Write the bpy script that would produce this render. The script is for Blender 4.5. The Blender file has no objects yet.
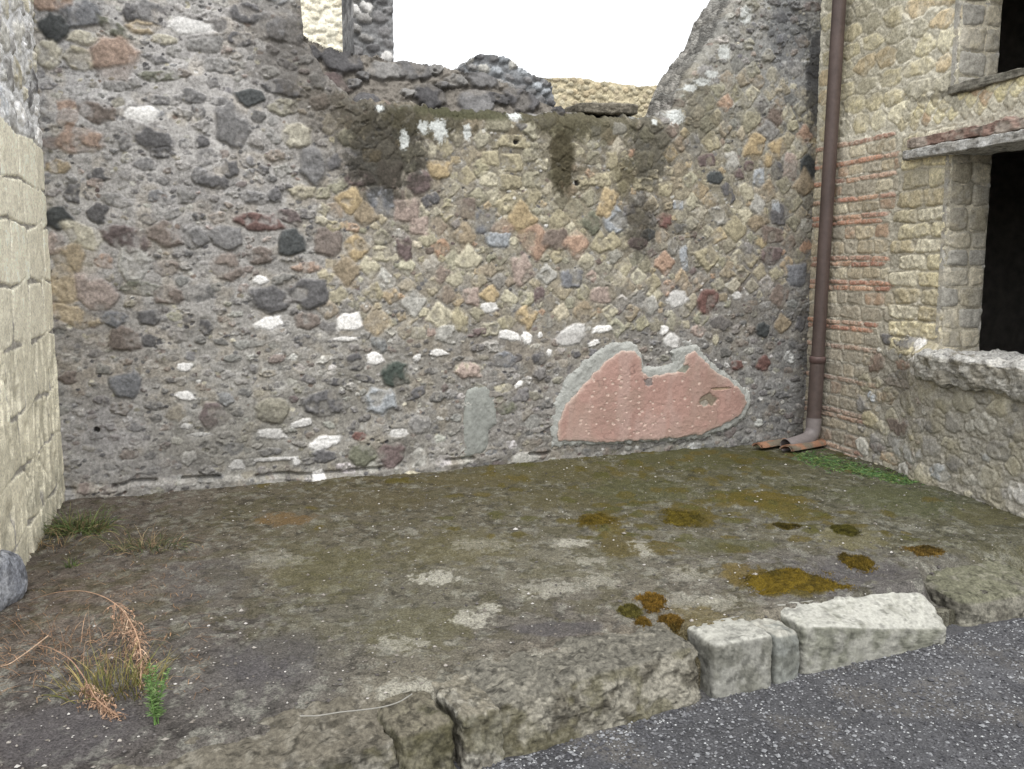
import bpy, math
import numpy as np
from math import radians
from mathutils import Vector

# ------------------------------------------------------------------ camera, sky, sun, exposure
S = bpy.context.scene
COL = S.collection
FPX, PITCH, EYE = 900.0, math.atan(118 / 900.0), 1.65
cam = bpy.data.cameras.new("camera"); cam_o = bpy.data.objects.new("camera", cam); COL.objects.link(cam_o)
cam.sensor_width = 36; cam.lens = 36 * FPX / 1024; cam.clip_start = 0.05; cam.clip_end = 2000
cam_o.location = (0, 0, EYE); cam_o.rotation_euler = (math.pi / 2 - PITCH, 0, 0)
S.camera = cam_o

SUN_EL, SUN_AZ = radians(60), radians(168)          # behind the viewer's right shoulder, veiled by cloud
W = bpy.data.worlds.new("World"); S.world = W; W.use_nodes = True
nt = W.node_tree
bg = nt.nodes["Background"]
sky = nt.nodes.new("ShaderNodeTexSky"); sky.sky_type = 'NISHITA'; sky.sun_disc = False
sky.sun_elevation = SUN_EL; sky.sun_rotation = SUN_AZ
sky.air_density = 1.0; sky.dust_density = 2.5; sky.ozone_density = 1.0
hs = nt.nodes.new("ShaderNodeHueSaturation"); hs.inputs['Saturation'].default_value = 0.10
nt.links.new(sky.outputs[0], hs.inputs['Color']); nt.links.new(hs.outputs[0], bg.inputs[0])
bg.inputs[1].default_value = 0.15
sun = bpy.data.lights.new("sun", 'SUN'); sun.energy = 0.7; sun.angle = radians(40); sun.color = (1, .99, .97)
sun_o = bpy.data.objects.new("sun", sun); COL.objects.link(sun_o)
d = Vector((math.sin(SUN_AZ) * math.cos(SUN_EL), math.cos(SUN_AZ) * math.cos(SUN_EL), math.sin(SUN_EL)))
sun_o.rotation_euler = d.to_track_quat('Z', 'Y').to_euler()
vs = S.view_settings
vs.view_transform = 'Standard'; vs.look = 'None'; vs.gamma = 1; vs.use_curve_mapping = False
vs.exposure = 1.25
S.cycles.max_bounces = 6; S.cycles.diffuse_bounces = 3; S.cycles.glossy_bounces = 2

rng = np.random.default_rng(7)
GAIN = 0.74                                             # whole-scene albedo level
WALL = 1.30
STN = 1.46                                             # wall albedo raised, as upright faces catch less sky than the ground

# ------------------------------------------------------------------ small tools
def lin(c):
    c = np.asarray(c, float) / 255.0
    return np.where(c <= 0.04045, c / 12.92, ((c + 0.055) / 1.055) ** 2.4) * GAIN

def ray(px, py):
    x = (px - 512) / FPX; y = (384.5 - py) / FPX
    c, s = math.cos(PITCH), math.sin(PITCH)
    return np.array([x, c + y * s, -s + y * c])
def mute(c, k=.62, g=1.0):
    """a stone's base colour as read off, with the saturation it keeps under its lime film"""
    v = lin(c); y = v @ np.array([.3, .6, .1]); return (y + (v - y) * k) * g
C0 = np.array([0, 0, EYE])
def onz(px, py, z):
    d = ray(px, py); return C0 + (z - EYE) / d[2] * d
def onplane(px, py, P, N):
    d = ray(px, py); return C0 + np.dot(P - C0, N) / np.dot(d, N) * d

def _h(ix, iy, iz, seed):
    n = (ix.astype(np.int64) * 374761393 + iy.astype(np.int64) * 668265263 + iz.astype(np.int64) * 2147483647 + seed * 1274126177) & 0xffffffff
    n = ((n ^ (n >> 13)) * 1274126177) & 0xffffffff
    n = ((n ^ (n >> 16)) * 2246822519) & 0xffffffff
    return ((n ^ (n >> 15)) & 0xffffff) / float(0xffffff)
def noise2(x, y, seed=0):
    ix = np.floor(x); iy = np.floor(y); fx = x - ix; fy = y - iy
    fx = fx * fx * (3 - 2 * fx); fy = fy * fy * (3 - 2 * fy); z = np.zeros_like(ix)
    a = _h(ix, iy, z, seed); b = _h(ix + 1, iy, z, seed); c = _h(ix, iy + 1, z, seed); e = _h(ix + 1, iy + 1, z, seed)
    return (a * (1 - fx) + b * fx) * (1 - fy) + (c * (1 - fx) + e * fx) * fy
def fbm2(x, y, seed=0, oct=4, gain=.5):
    t = 0; a = 1; n = 0
    for i in range(oct):
        k = 2.03 ** i
        t = t + a * noise2(x * k + 13.7 * i, y * k - 7.1 * i, seed + i * 17); n += a; a *= gain
    return t / n                                        # about 0..1, mean .5
def noise3(x, y, z, seed=0):
    ix, iy, iz = np.floor(x), np.floor(y), np.floor(z)
    fx, fy, fz = x - ix, y - iy, z - iz
    fx = fx * fx * (3 - 2 * fx); fy = fy * fy * (3 - 2 * fy); fz = fz * fz * (3 - 2 * fz)
    r = 0
    for dx in (0, 1):
        for dy in (0, 1):
            for dz in (0, 1):
                r = r + _h(ix + dx, iy + dy, iz + dz, seed) * (fx if dx else 1 - fx) * (fy if dy else 1 - fy) * (fz if dz else 1 - fz)
    return r
def fbm3(p, sc, seed=0, oct=4, gain=.5):
    t = 0; a = 1; n = 0
    for i in range(oct):
        k = sc * 2.03 ** i
        t = t + a * noise3(p[:, 0] * k + 3.3 * i, p[:, 1] * k, p[:, 2] * k - 5.1 * i, seed + 31 * i); n += a; a *= gain
    return t / n
def cells3(p, sc, seed=0):
    """Worley cells: distance to the border of the nearest cell (0 at the seam) and a random number per cell"""
    q = p * sc; b = np.floor(q); d1 = np.full(len(p), 9.); d2 = d1.copy(); hid = np.zeros(len(p))
    for i in (-1, 0, 1):
        for j in (-1, 0, 1):
            for k in (-1, 0, 1):
                cx, cy, cz = b[:, 0] + i, b[:, 1] + j, b[:, 2] + k
                dd = np.sqrt((cx + _h(cx, cy, cz, seed) - q[:, 0]) ** 2 + (cy + _h(cx, cy, cz, seed + 1) - q[:, 1]) ** 2 + (cz + _h(cx, cy, cz, seed + 2) - q[:, 2]) ** 2)
                h = _h(cx, cy, cz, seed + 3); near = dd < d1
                d2 = np.where(near, d1, np.minimum(d2, dd)); hid = np.where(near, h, hid); d1 = np.where(near, dd, d1)
    return d2 - d1, hid
def sstep(a, b, x):
    t = np.clip((x - a) / (b - a), 0, 1); return t * t * (3 - 2 * t)

# ------------------------------------------------------------------ materials
def stone_mat(name, fine=140, amount=.35, bump=.25, bump_scale=220, rough=.95, attr=True, color=None, spec=.15):
    m = bpy.data.materials.new(name); m.use_nodes = True
    t = m.node_tree; p = t.nodes["Principled BSDF"]
    p.inputs['Roughness'].default_value = rough
    p.inputs['Specular IOR Level'].default_value = spec
    tc = t.nodes.new("ShaderNodeTexCoord")
    n1 = t.nodes.new("ShaderNodeTexNoise"); n1.inputs['Scale'].default_value = fine; n1.inputs['Detail'].default_value = 4
    n1.inputs['Roughness'].default_value = .65
    t.links.new(tc.outputs['Object'], n1.inputs['Vector'])
    mr = t.nodes.new("ShaderNodeMapRange"); mr.inputs[1].default_value = .3; mr.inputs[2].default_value = .7
    mr.inputs[3].default_value = 1 - amount; mr.inputs[4].default_value = 1 + amount
    t.links.new(n1.outputs[0], mr.inputs[0])
    mx = t.nodes.new("ShaderNodeMix"); mx.data_type = 'RGBA'; mx.blend_type = 'MULTIPLY'; mx.inputs[0].default_value = 1
    if attr:
        a = t.nodes.new("ShaderNodeAttribute"); a.attribute_name = "Col"
        t.links.new(a.outputs['Color'], mx.inputs[6])
    else:
        mx.inputs[6].default_value = (*lin(color), 1)
    cb = t.nodes.new("ShaderNodeCombineColor")
    for i in range(3): t.links.new(mr.outputs[0], cb.inputs[i])
    t.links.new(cb.outputs[0], mx.inputs[7]); t.links.new(mx.outputs[2], p.inputs['Base Color'])
    n2 = t.nodes.new("ShaderNodeTexNoise"); n2.inputs['Scale'].default_value = bump_scale; n2.inputs['Detail'].default_value = 3
    t.links.new(tc.outputs['Object'], n2.inputs['Vector'])
    b = t.nodes.new("ShaderNodeBump"); b.inputs['Strength'].default_value = bump; b.inputs['Distance'].default_value = .008
    t.links.new(n2.outputs[0], b.inputs['Height']); t.links.new(b.outputs[0], p.inputs['Normal'])
    return m
M_RUB = stone_mat("rubble_masonry", 60, .32, .16, 110)
M_TUF = stone_mat("tuff_masonry", 80, .32, .4, 130)
M_PLA = stone_mat("wall_plaster", 160, .14, .15, 200)
M_KRB = stone_mat("kerb_stone", 75, .42, .5, 110)
M_LIME = stone_mat("pale_kerb_stone", 70, .2, .3, 110)
M_SOIL = stone_mat("trodden_earth", 120, .6, .8, 120)
M_ROAD = stone_mat("road_grit", 120, .5, .8, 140)
M_CHIP = stone_mat("stone_chips", 60, .15, .1, 100)
M_PIPE = stone_mat("pipe_paint", 25, .16, .12, 90, rough=.55, spec=.4)
M_TERR = stone_mat("terracotta", 60, .25, .3, 120)
M_DARK = stone_mat("unlit_room_plaster", 12, .3, .2, 60, attr=False, color=(150, 145, 138))
M_LEAF = stone_mat("weed_leaf", 40, .3, .05, 60, rough=.7, spec=.25)
M_MOSS = stone_mat("moss", 220, .5, .9, 260)
M_WIRE = stone_mat("wire_metal", 60, .1, .05, 60, attr=False, color=(150, 148, 140), rough=.5)

# ------------------------------------------------------------------ mesh building
def to_obj(name, V, Fq, Cc, mat, parent=None, smooth=None, tris=None):
    """one mesh object from numpy arrays (quads, optional triangles) with its own base colours"""
    me = bpy.data.meshes.new(name)
    V = np.asarray(V, np.float32); Fq = np.asarray(Fq, np.int32).reshape(-1, 4)
    nq = len(Fq); T = np.zeros((0, 3), np.int32) if tris is None else np.asarray(tris, np.int32).reshape(-1, 3)
    me.vertices.add(len(V)); me.vertices.foreach_set("co", V.ravel())
    loops = np.concatenate([Fq.ravel(), T.ravel()])
    me.loops.add(len(loops)); me.loops.foreach_set("vertex_index", loops)
    me.polygons.add(nq + len(T))
    st = np.concatenate([np.arange(nq) * 4, nq * 4 + np.arange(len(T)) * 3]).astype(np.int32)
    me.polygons.foreach_set("loop_start", st)
    sm = np.ones(nq + len(T), bool) if smooth is None else smooth
    me.polygons.foreach_set("use_smooth", sm)
    me.update(calc_edges=True)
    if Cc is not None:
        a = me.color_attributes.new("Col", 'FLOAT_COLOR', 'POINT')
        c4 = np.ones((len(V), 4), np.float32); c4[:, :3] = np.clip(Cc, 0, 1)
        a.data.foreach_set("color", c4.ravel())
    me.materials.append(mat)
    o = bpy.data.objects.new(name, me); COL.objects.link(o)
    if parent: o.parent = parent
    return o
def thing(name, label, cat, loc=(0, 0, 0), group=None):
    o = bpy.data.objects.new(name, None); COL.objects.link(o); o.location = loc; o.empty_display_size = .1
    o["label"] = label; o["category"] = cat
    if group: o["group"] = group
    return o
def tag(o, label, cat, group=None):
    o["label"] = label; o["category"] = cat
    if group: o["group"] = group
    return o
def recenter(o, base):
    """put a mesh object's origin at base without moving its surface"""
    b = np.array(base, np.float32); me = o.data
    n = len(me.vertices); co = np.empty(n * 3, np.float32); me.vertices.foreach_get("co", co)
    me.vertices.foreach_set("co", (co.reshape(-1, 3) - b).ravel()); me.update(); o.location = base
    return o
def child_of(o, root):
    o.parent = root; o.matrix_parent_inverse.identity()
    o.location = Vector(o.location) - Vector(root.location)
    return o

class Relief:
    """a masonry face: a fine sheet in the plane (P,U,up) whose points stand proud along N"""
    def __init__(s, P, U, N, s0, s1, h0, h1, step, lo=None, hi=None, up=(0, 0, 1)):
        s.P, s.U, s.N, s.up = np.array(P, float), np.array(U, float), np.array(N, float), np.array(up, float)
        ns = int(round((s1 - s0) / step)) + 1
        sa = np.linspace(s0, s1, ns)
        lo = np.full(ns, h0) if lo is None else lo(sa); top = None if hi is None else hi(sa)
        hi = np.full(ns, h1 if top is None else top.max())
        nh = int(round((hi - lo).max() / step)) + 1
        t = np.linspace(0, 1, nh)
        s.sa, s.lo, s.hi, s.nh = sa, lo, hi, nh
        s.Sg = np.repeat(sa[:, None], nh, 1); s.Hg = lo[:, None] + (hi - lo)[:, None] * t[None]
        s.D = np.zeros_like(s.Sg); s.C = np.zeros(s.Sg.shape + (3,)); s.mask = None; s.top = None
        if top is not None:                                # ragged top: keep what lies below it, end each column on the outline
            jt = np.clip(((top - s.lo) / (s.hi - s.lo) * (nh - 1)).astype(int), 1, nh - 1)
            s.mask = np.arange(nh)[None] <= jt[:, None]; s.top = jt; s.topz = top
            s.Hg[np.arange(ns), jt] = top
    def window(s, a, b, c, d):
        i0, i1 = np.searchsorted(s.sa, (a, b)); i0 = max(i0 - 1, 0)
        if i1 <= i0: return None
        lo, hi = s.lo[i0:i1], s.hi[i0:i1]
        j0 = int(np.floor(((c - lo) / (hi - lo)).min() * (s.nh - 1))); j1 = int(np.ceil(((d - lo) / (hi - lo)).max() * (s.nh - 1))) + 1
        j0 = max(j0, 0); j1 = min(j1, s.nh)
        if j1 <= j0: return None
        return slice(i0, i1), slice(j0, j1)
    def stone(s, x, y, a, b, rot=0, col=(.2, .2, .2), prot=.015, p=2.6, irr=.16, groove=.006, seed=0, flat=.42, var=.16, edge=.16, hollow=0, cover=.0, gw=.13):
        R = max(a, b) * 1.6
        w = s.window(x - R, x + R, y - R, y + R)
        if w is None: return
        X = s.Sg[w] - x; Y = s.Hg[w] - y
        c, q = math.cos(rot), math.sin(rot)
        u = (X * c + Y * q) / a; v = (-X * q + Y * c) / b
        k = 1.0 / max(min(a, b), .006)
        off = seed * 3.17
        nz = noise2(X * k * 1.1 + off, Y * k * 1.1 - off, seed) - .5
        n2 = noise2(X * k * 3 + off, Y * k * 3, seed + 5) - .5
        sk = ((seed * 37) % 100) / 100.0 - .5                  # lopsided stones
        v2 = v * (1 + .45 * sk * u); u2 = u * (1 + .35 * (((seed * 53) % 100) / 100. - .5) * v)
        base_ = (np.abs(u2) ** p + np.abs(v2) ** p) ** (1 / p)
        if p < 5:                                         # broken, not rolled: a few flat fracture faces
            rs = np.random.default_rng(seed + 7); nf = int(rs.integers(5, 8)); a0 = rs.uniform(0, 6.28)
            for i in range(nf):
                an = a0 + (i + rs.uniform(-.3, .3)) * 2 * math.pi / nf
                base_ = np.maximum(base_, (u * math.cos(an) + v * math.sin(an)) / rs.uniform(.74, 1.0))
            base_ = base_ * .87
        dd = base_ + irr * .8 * 2 * nz + irr * .8 * n2
        m = 1 - sstep(1 - edge, 1 + edge, dd)
        prof = np.clip(1 - np.clip(dd, 0, 1) ** 5, 0, 1) ** flat
        if cover:                                         # lime mortar smeared over part of the stone
            m = m * (1 - cover * sstep(.46, .66, fbm2(X * k * .9 - off, Y * k * .9 + 5, seed + 15, 3)))
        tex = fbm2(X * k * 2.2 + off, Y * k * 2.2, seed + 9, 3) - .5
        s.D[w] = s.D[w] * (1 - .75 * m) + m * (prot * (prof + .7 * tex * 1.0)) - groove * np.exp(-((dd - 1 - gw * .6) / gw) ** 2) - hollow * m
        if col is not None:
            fine = fbm2(s.Sg[w] * 70 + off, s.Hg[w] * 70, seed + 3, 3) - .5
            shade = np.clip(1 + var * 3.6 * tex + var * 3.6 * fine, .3, 1.9)
            m3 = np.clip(m, 0, 1)[..., None]
            s.C[w] = s.C[w] * (1 - m3) + m3 * np.asarray(col) * shade[..., None]
    def stain(s, x, y, rx, ry, col, strength, sc=26, seed=0, thr=.5, soft=.11, add=0):
        w = s.window(x - rx * 1.8, x + rx * 1.8, y - ry * 1.8, y + ry * 1.8)
        if w is None: return
        X, Y = s.Sg[w], s.Hg[w]
        g = np.exp(-(((X - x) / rx) ** 2 + ((Y - y) / ry) ** 2) * 1.2)
        n = fbm2(X * sc, Y * sc * .8, 77 + seed, 4, .6)
        m = sstep(thr - soft, thr + soft, n * .7 + g * .62 - .16 + 0 * n) * np.clip(g * 1.6, 0, 1) * strength
        s.C[w] = s.C[w] * (1 - m[..., None]) + m[..., None] * np.asarray(col)
        if add: s.D[w] += add * m
    def points(s, depth=None):
        D = s.D if depth is None else np.full_like(s.D, depth)
        return s.P + s.Sg[..., None] * s.U + s.Hg[..., None] * s.up + D[..., None] * s.N
    def arrays(s, thick=.4, back=True):
        ns, nh = s.Sg.shape
        P = s.points().reshape(-1, 3); C = s.C.reshape(-1, 3)
        idx = np.arange(ns * nh).reshape(ns, nh)
        q = np.stack([idx[:-1, :-1], idx[1:, :-1], idx[1:, 1:], idx[:-1, 1:]], -1)
        if s.mask is not None:
            mk = s.mask; keep = mk[:-1, :-1] & mk[1:, :-1] & mk[1:, 1:] & mk[:-1, 1:]
        else:
            keep = np.ones(q.shape[:2], bool)
        front = q[keep]
        cr = np.cross(s.U, s.up); flip = np.dot(cr, s.N) < 0
        if flip: front = front[:, ::-1]
        # rim: every outline edge runs back into the wall
        e = np.concatenate([front[:, [0, 1]], front[:, [1, 2]], front[:, [2, 3]], front[:, [3, 0]]])
        key = np.minimum(e[:, 0], e[:, 1]).astype(np.int64) * (ns * nh) + np.maximum(e[:, 0], e[:, 1])
        _, inv, cnt = np.unique(key, return_inverse=True, return_counts=True)
        be = e[cnt[inv] == 1]
        bv, binv = np.unique(be, return_inverse=True); binv = binv.reshape(-1, 2)
        flatP = s.P + s.Sg.reshape(-1)[bv, None] * s.U + s.Hg.reshape(-1)[bv, None] * s.up
        nseg = max(2, int(thick / .016)) if thick > .05 else 2
        mid_ = P[front.ravel()].mean(0)
        Vs = [P]; Cs = [C]; base = len(P); rings = []
        for k in range(nseg + 1):
            f = k / nseg
            pt = P[bv] * (1 - f) + (flatP - s.N * thick) * f
            if 0 < k < nseg and thick > .05:
                ed, hid = cells3(pt + (fbm3(pt, 14, 6, 2) - .5)[:, None] * .06, 10, 21)
                j = (fbm3(pt, 14, 5, 4) - .5) * .05 + .05 * (np.clip(ed, 0, .35) - .18) * min(1, k / 3)
                pt = pt + s.up * j[:, None] + s.U * (j * .6)[:, None] * (s.rimside if hasattr(s, 'rimside') else 0)
                tone = (.55 + .75 * hid) * (.7 + .3 * sstep(0, .12, ed)) * (.75 + .5 * fbm3(pt, 40, 8, 3))
                cc = C[bv] * (1 - .7 * min(1, k / 3)) + .7 * min(1, k / 3) * np.median(C[bv], 0) * 1.1
                cc = cc * tone[:, None]
            else:
                cc = C[bv]
            rings.append(base); Vs.append(pt); Cs.append(cc); base += len(bv)
        sk = []
        for k in range(nseg):
            a, b = rings[k], rings[k + 1]
            sk.append(np.stack([binv[:, 1] + a, binv[:, 0] + a, binv[:, 0] + b, binv[:, 1] + b], -1))
        Q = [front] + sk
        V = np.concatenate(Vs); C = np.concatenate(Cs)
        if back and (s.mask is None or s.top is not None):
            jt = np.full(ns, nh - 1) if s.top is None else s.top
            bp = np.concatenate([flatten_(s, np.zeros(ns, int), thick), flatten_(s, jt, thick)])
            n0 = len(V); bot = np.arange(ns) + n0; top = bot + ns
            bk = np.stack([bot[1:], bot[:-1], top[:-1], top[1:]], -1)
            Q.append(bk[:, ::-1] if flip else bk)
            V = np.concatenate([V, bp]); C = np.concatenate([C, np.repeat(C[:1] * 0 + C.mean(0), len(bp), 0)])
        Q = np.concatenate(Q)
        used = np.unique(Q); mp = np.zeros(len(V), np.int64); mp[used] = np.arange(len(used))
        return V[used], mp[Q], C[used]
def flatten_(s, j, thick):
    i = np.arange(len(s.sa))
    return s.P + s.Sg[i, j][:, None] * s.U + s.Hg[i, j][:, None] * s.up - s.N * thick
def merge(arrs):
    Vs, Qs, Cs = [], [], []; n = 0
    for v, q, c in arrs:
        Vs.append(v); Qs.append(q + n); Cs.append(c); n += len(v)
    return np.concatenate(Vs), np.concatenate(Qs), np.concatenate(Cs)

def rock(name, corners, mat, col, n=26, pn=7, amp=.018, sc=9, seed=1, parent=None, col2=None, pit=.012, top_col=None, colfn=None, fleck=1):
    """a worn block: eight corners (bottom 0-3, top 4-7, same turn), edges rounded, surface broken by noise"""
    K = np.array(corners, float)
    lin_ = np.linspace(-1, 1, n)
    a, b = np.meshgrid(lin_, lin_, indexing='ij')
    Vs, Q = [], []; base = 0
    idx = np.arange(n * n).reshape(n, n)
    quad = np.stack([idx[:-1, :-1], idx[1:, :-1], idx[1:, 1:], idx[:-1, 1:]], -1).reshape(-1, 4)
    for ax in range(3):
        for sg in (-1, 1):
            P = np.zeros((n, n, 3)); P[..., ax] = sg; P[..., (ax + 1) % 3] = a * (1 if sg > 0 else -1); P[..., (ax + 2) % 3] = b
            Vs.append(P.reshape(-1, 3)); Q.append(quad + base); base += n * n
    V = np.concatenate(Vs); Q = np.concatenate(Q)
    key = np.round(V * 1e4).astype(np.int64); _, first, inv = np.unique(key, axis=0, return_index=True, return_inverse=True)
    V = V[first]; Q = inv.reshape(-1)[Q]
    nrm = (np.abs(V) ** pn).sum(1) ** (1 / pn); V = V / nrm[:, None]
    u, v, w = [(V[:, i] + 1) / 2 for i in range(3)]
    Wt = np.stack([(1 - u) * (1 - v) * (1 - w), u * (1 - v) * (1 - w), u * v * (1 - w), (1 - u) * v * (1 - w),
                   (1 - u) * (1 - v) * w, u * (1 - v) * w, u * v * w, (1 - u) * v * w], 1)
    X = Wt @ K
    cen = X.mean(0)
    # outward normals from the faces
    fn = np.cross(X[Q[:, 1]] - X[Q[:, 0]], X[Q[:, 3]] - X[Q[:, 0]])
    nv = np.zeros_like(X)
    for i in range(4): np.add.at(nv, Q[:, i], fn)
    nv /= np.linalg.norm(nv, axis=1)[:, None] + 1e-12
    if ((X - cen) * nv).sum() < 0: nv = -nv; Q = Q[:, ::-1]
    f = fbm3(X, sc, seed, 4, .55) - .5
    g = fbm3(X, sc * 5, seed + 50, 3) - .5
    X = X + nv * (amp * 2 * f + pit * 2 * g * np.clip(.5 + f * 2, .2, 1))[:, None]
    c = np.ones((len(X), 3)) * lin(col)
    if col2 is not None:
        m = sstep(.42, .6, fbm3(X, sc * 1.3, seed + 7, 4, .6))[:, None]; c = c * (1 - m) + m * lin(col2)
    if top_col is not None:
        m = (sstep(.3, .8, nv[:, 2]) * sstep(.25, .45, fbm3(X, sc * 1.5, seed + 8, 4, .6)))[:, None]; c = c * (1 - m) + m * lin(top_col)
    c = c * (.62 + .76 * fbm3(X, sc * 5, seed + 3, 4, .65))[:, None]
    if col2 is not None:                                  # lichen flecks and dark pits
        m = sstep(.58, .66, fbm3(X, sc * 3.2, seed + 21, 4, .62))[:, None] * .45 * fleck; c = c * (1 - m) + m * np.minimum(c.mean(0) * 1.7, .62)
        m = sstep(.57, .66, fbm3(X, sc * 3.6, seed + 22, 4, .62))[:, None] * .5 * fleck; c = c * (1 - m)
    if colfn: c = colfn(X, nv, c)
    return to_obj(name, X, Q, c, mat, parent)

# ------------------------------------------------------------------ survey of the corner
FZ = .20
L = onz(65, 500, FZ); R = onz(803, 440, FZ); E = onz(1024, 510, FZ); LF = onz(0, 605, FZ)
def unit(v): return v / np.linalg.norm(v)
UB = unit(R - L); NB = np.array([UB[1], -UB[0], 0]); LB = np.linalg.norm(R - L)
UR = unit(E - R); NR = np.array([UR[1], -UR[0], 0]); NR = NR if NR[0] < 0 else -NR
UL = unit(LF - L); NL = np.array([UL[1], -UL[0], 0]); NL = NL if NL[0] > 0 else -NL
L0 = np.array([L[0], L[1], 0]); R0 = np.array([R[0], R[1], 0])
def pb(px, py):                                      # photo point -> (along, height, metres per pixel) on the back wall
    q = onplane(px, py, L0, NB); return np.dot(q - L0, UB), q[2], np.linalg.norm((q - C0)) / FPX
def pr(px, py):
    q = onplane(px, py, R0, NR); return np.dot(q - R0, UR), q[2], np.linalg.norm((q - C0)) / FPX
def pl(px, py):
    q = onplane(px, py, L0, NL); return np.dot(q - L0, UL), q[2], np.linalg.norm((q - C0)) / FPX

PAL = dict(dk=(84, 82, 83), dg=(104, 102, 101), gr=(130, 127, 122), bl=(116, 118, 123), bk=(62, 66, 66), br=(124, 106, 92), rd=(120, 80, 70),
           mr=(97, 80, 77), oc=(170, 148, 105), og=(168, 130, 98), ye=(158, 148, 116), pa=(178, 170, 142), wh=(198, 195, 189), WH=(222, 219, 213),
           gn=(112, 113, 88), lb=(150, 156, 161), pk=(168, 144, 128), yg=(142, 136, 112), yb=(146, 130, 103), gd=(58, 68, 60), pg=(168, 165, 154))
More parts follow.
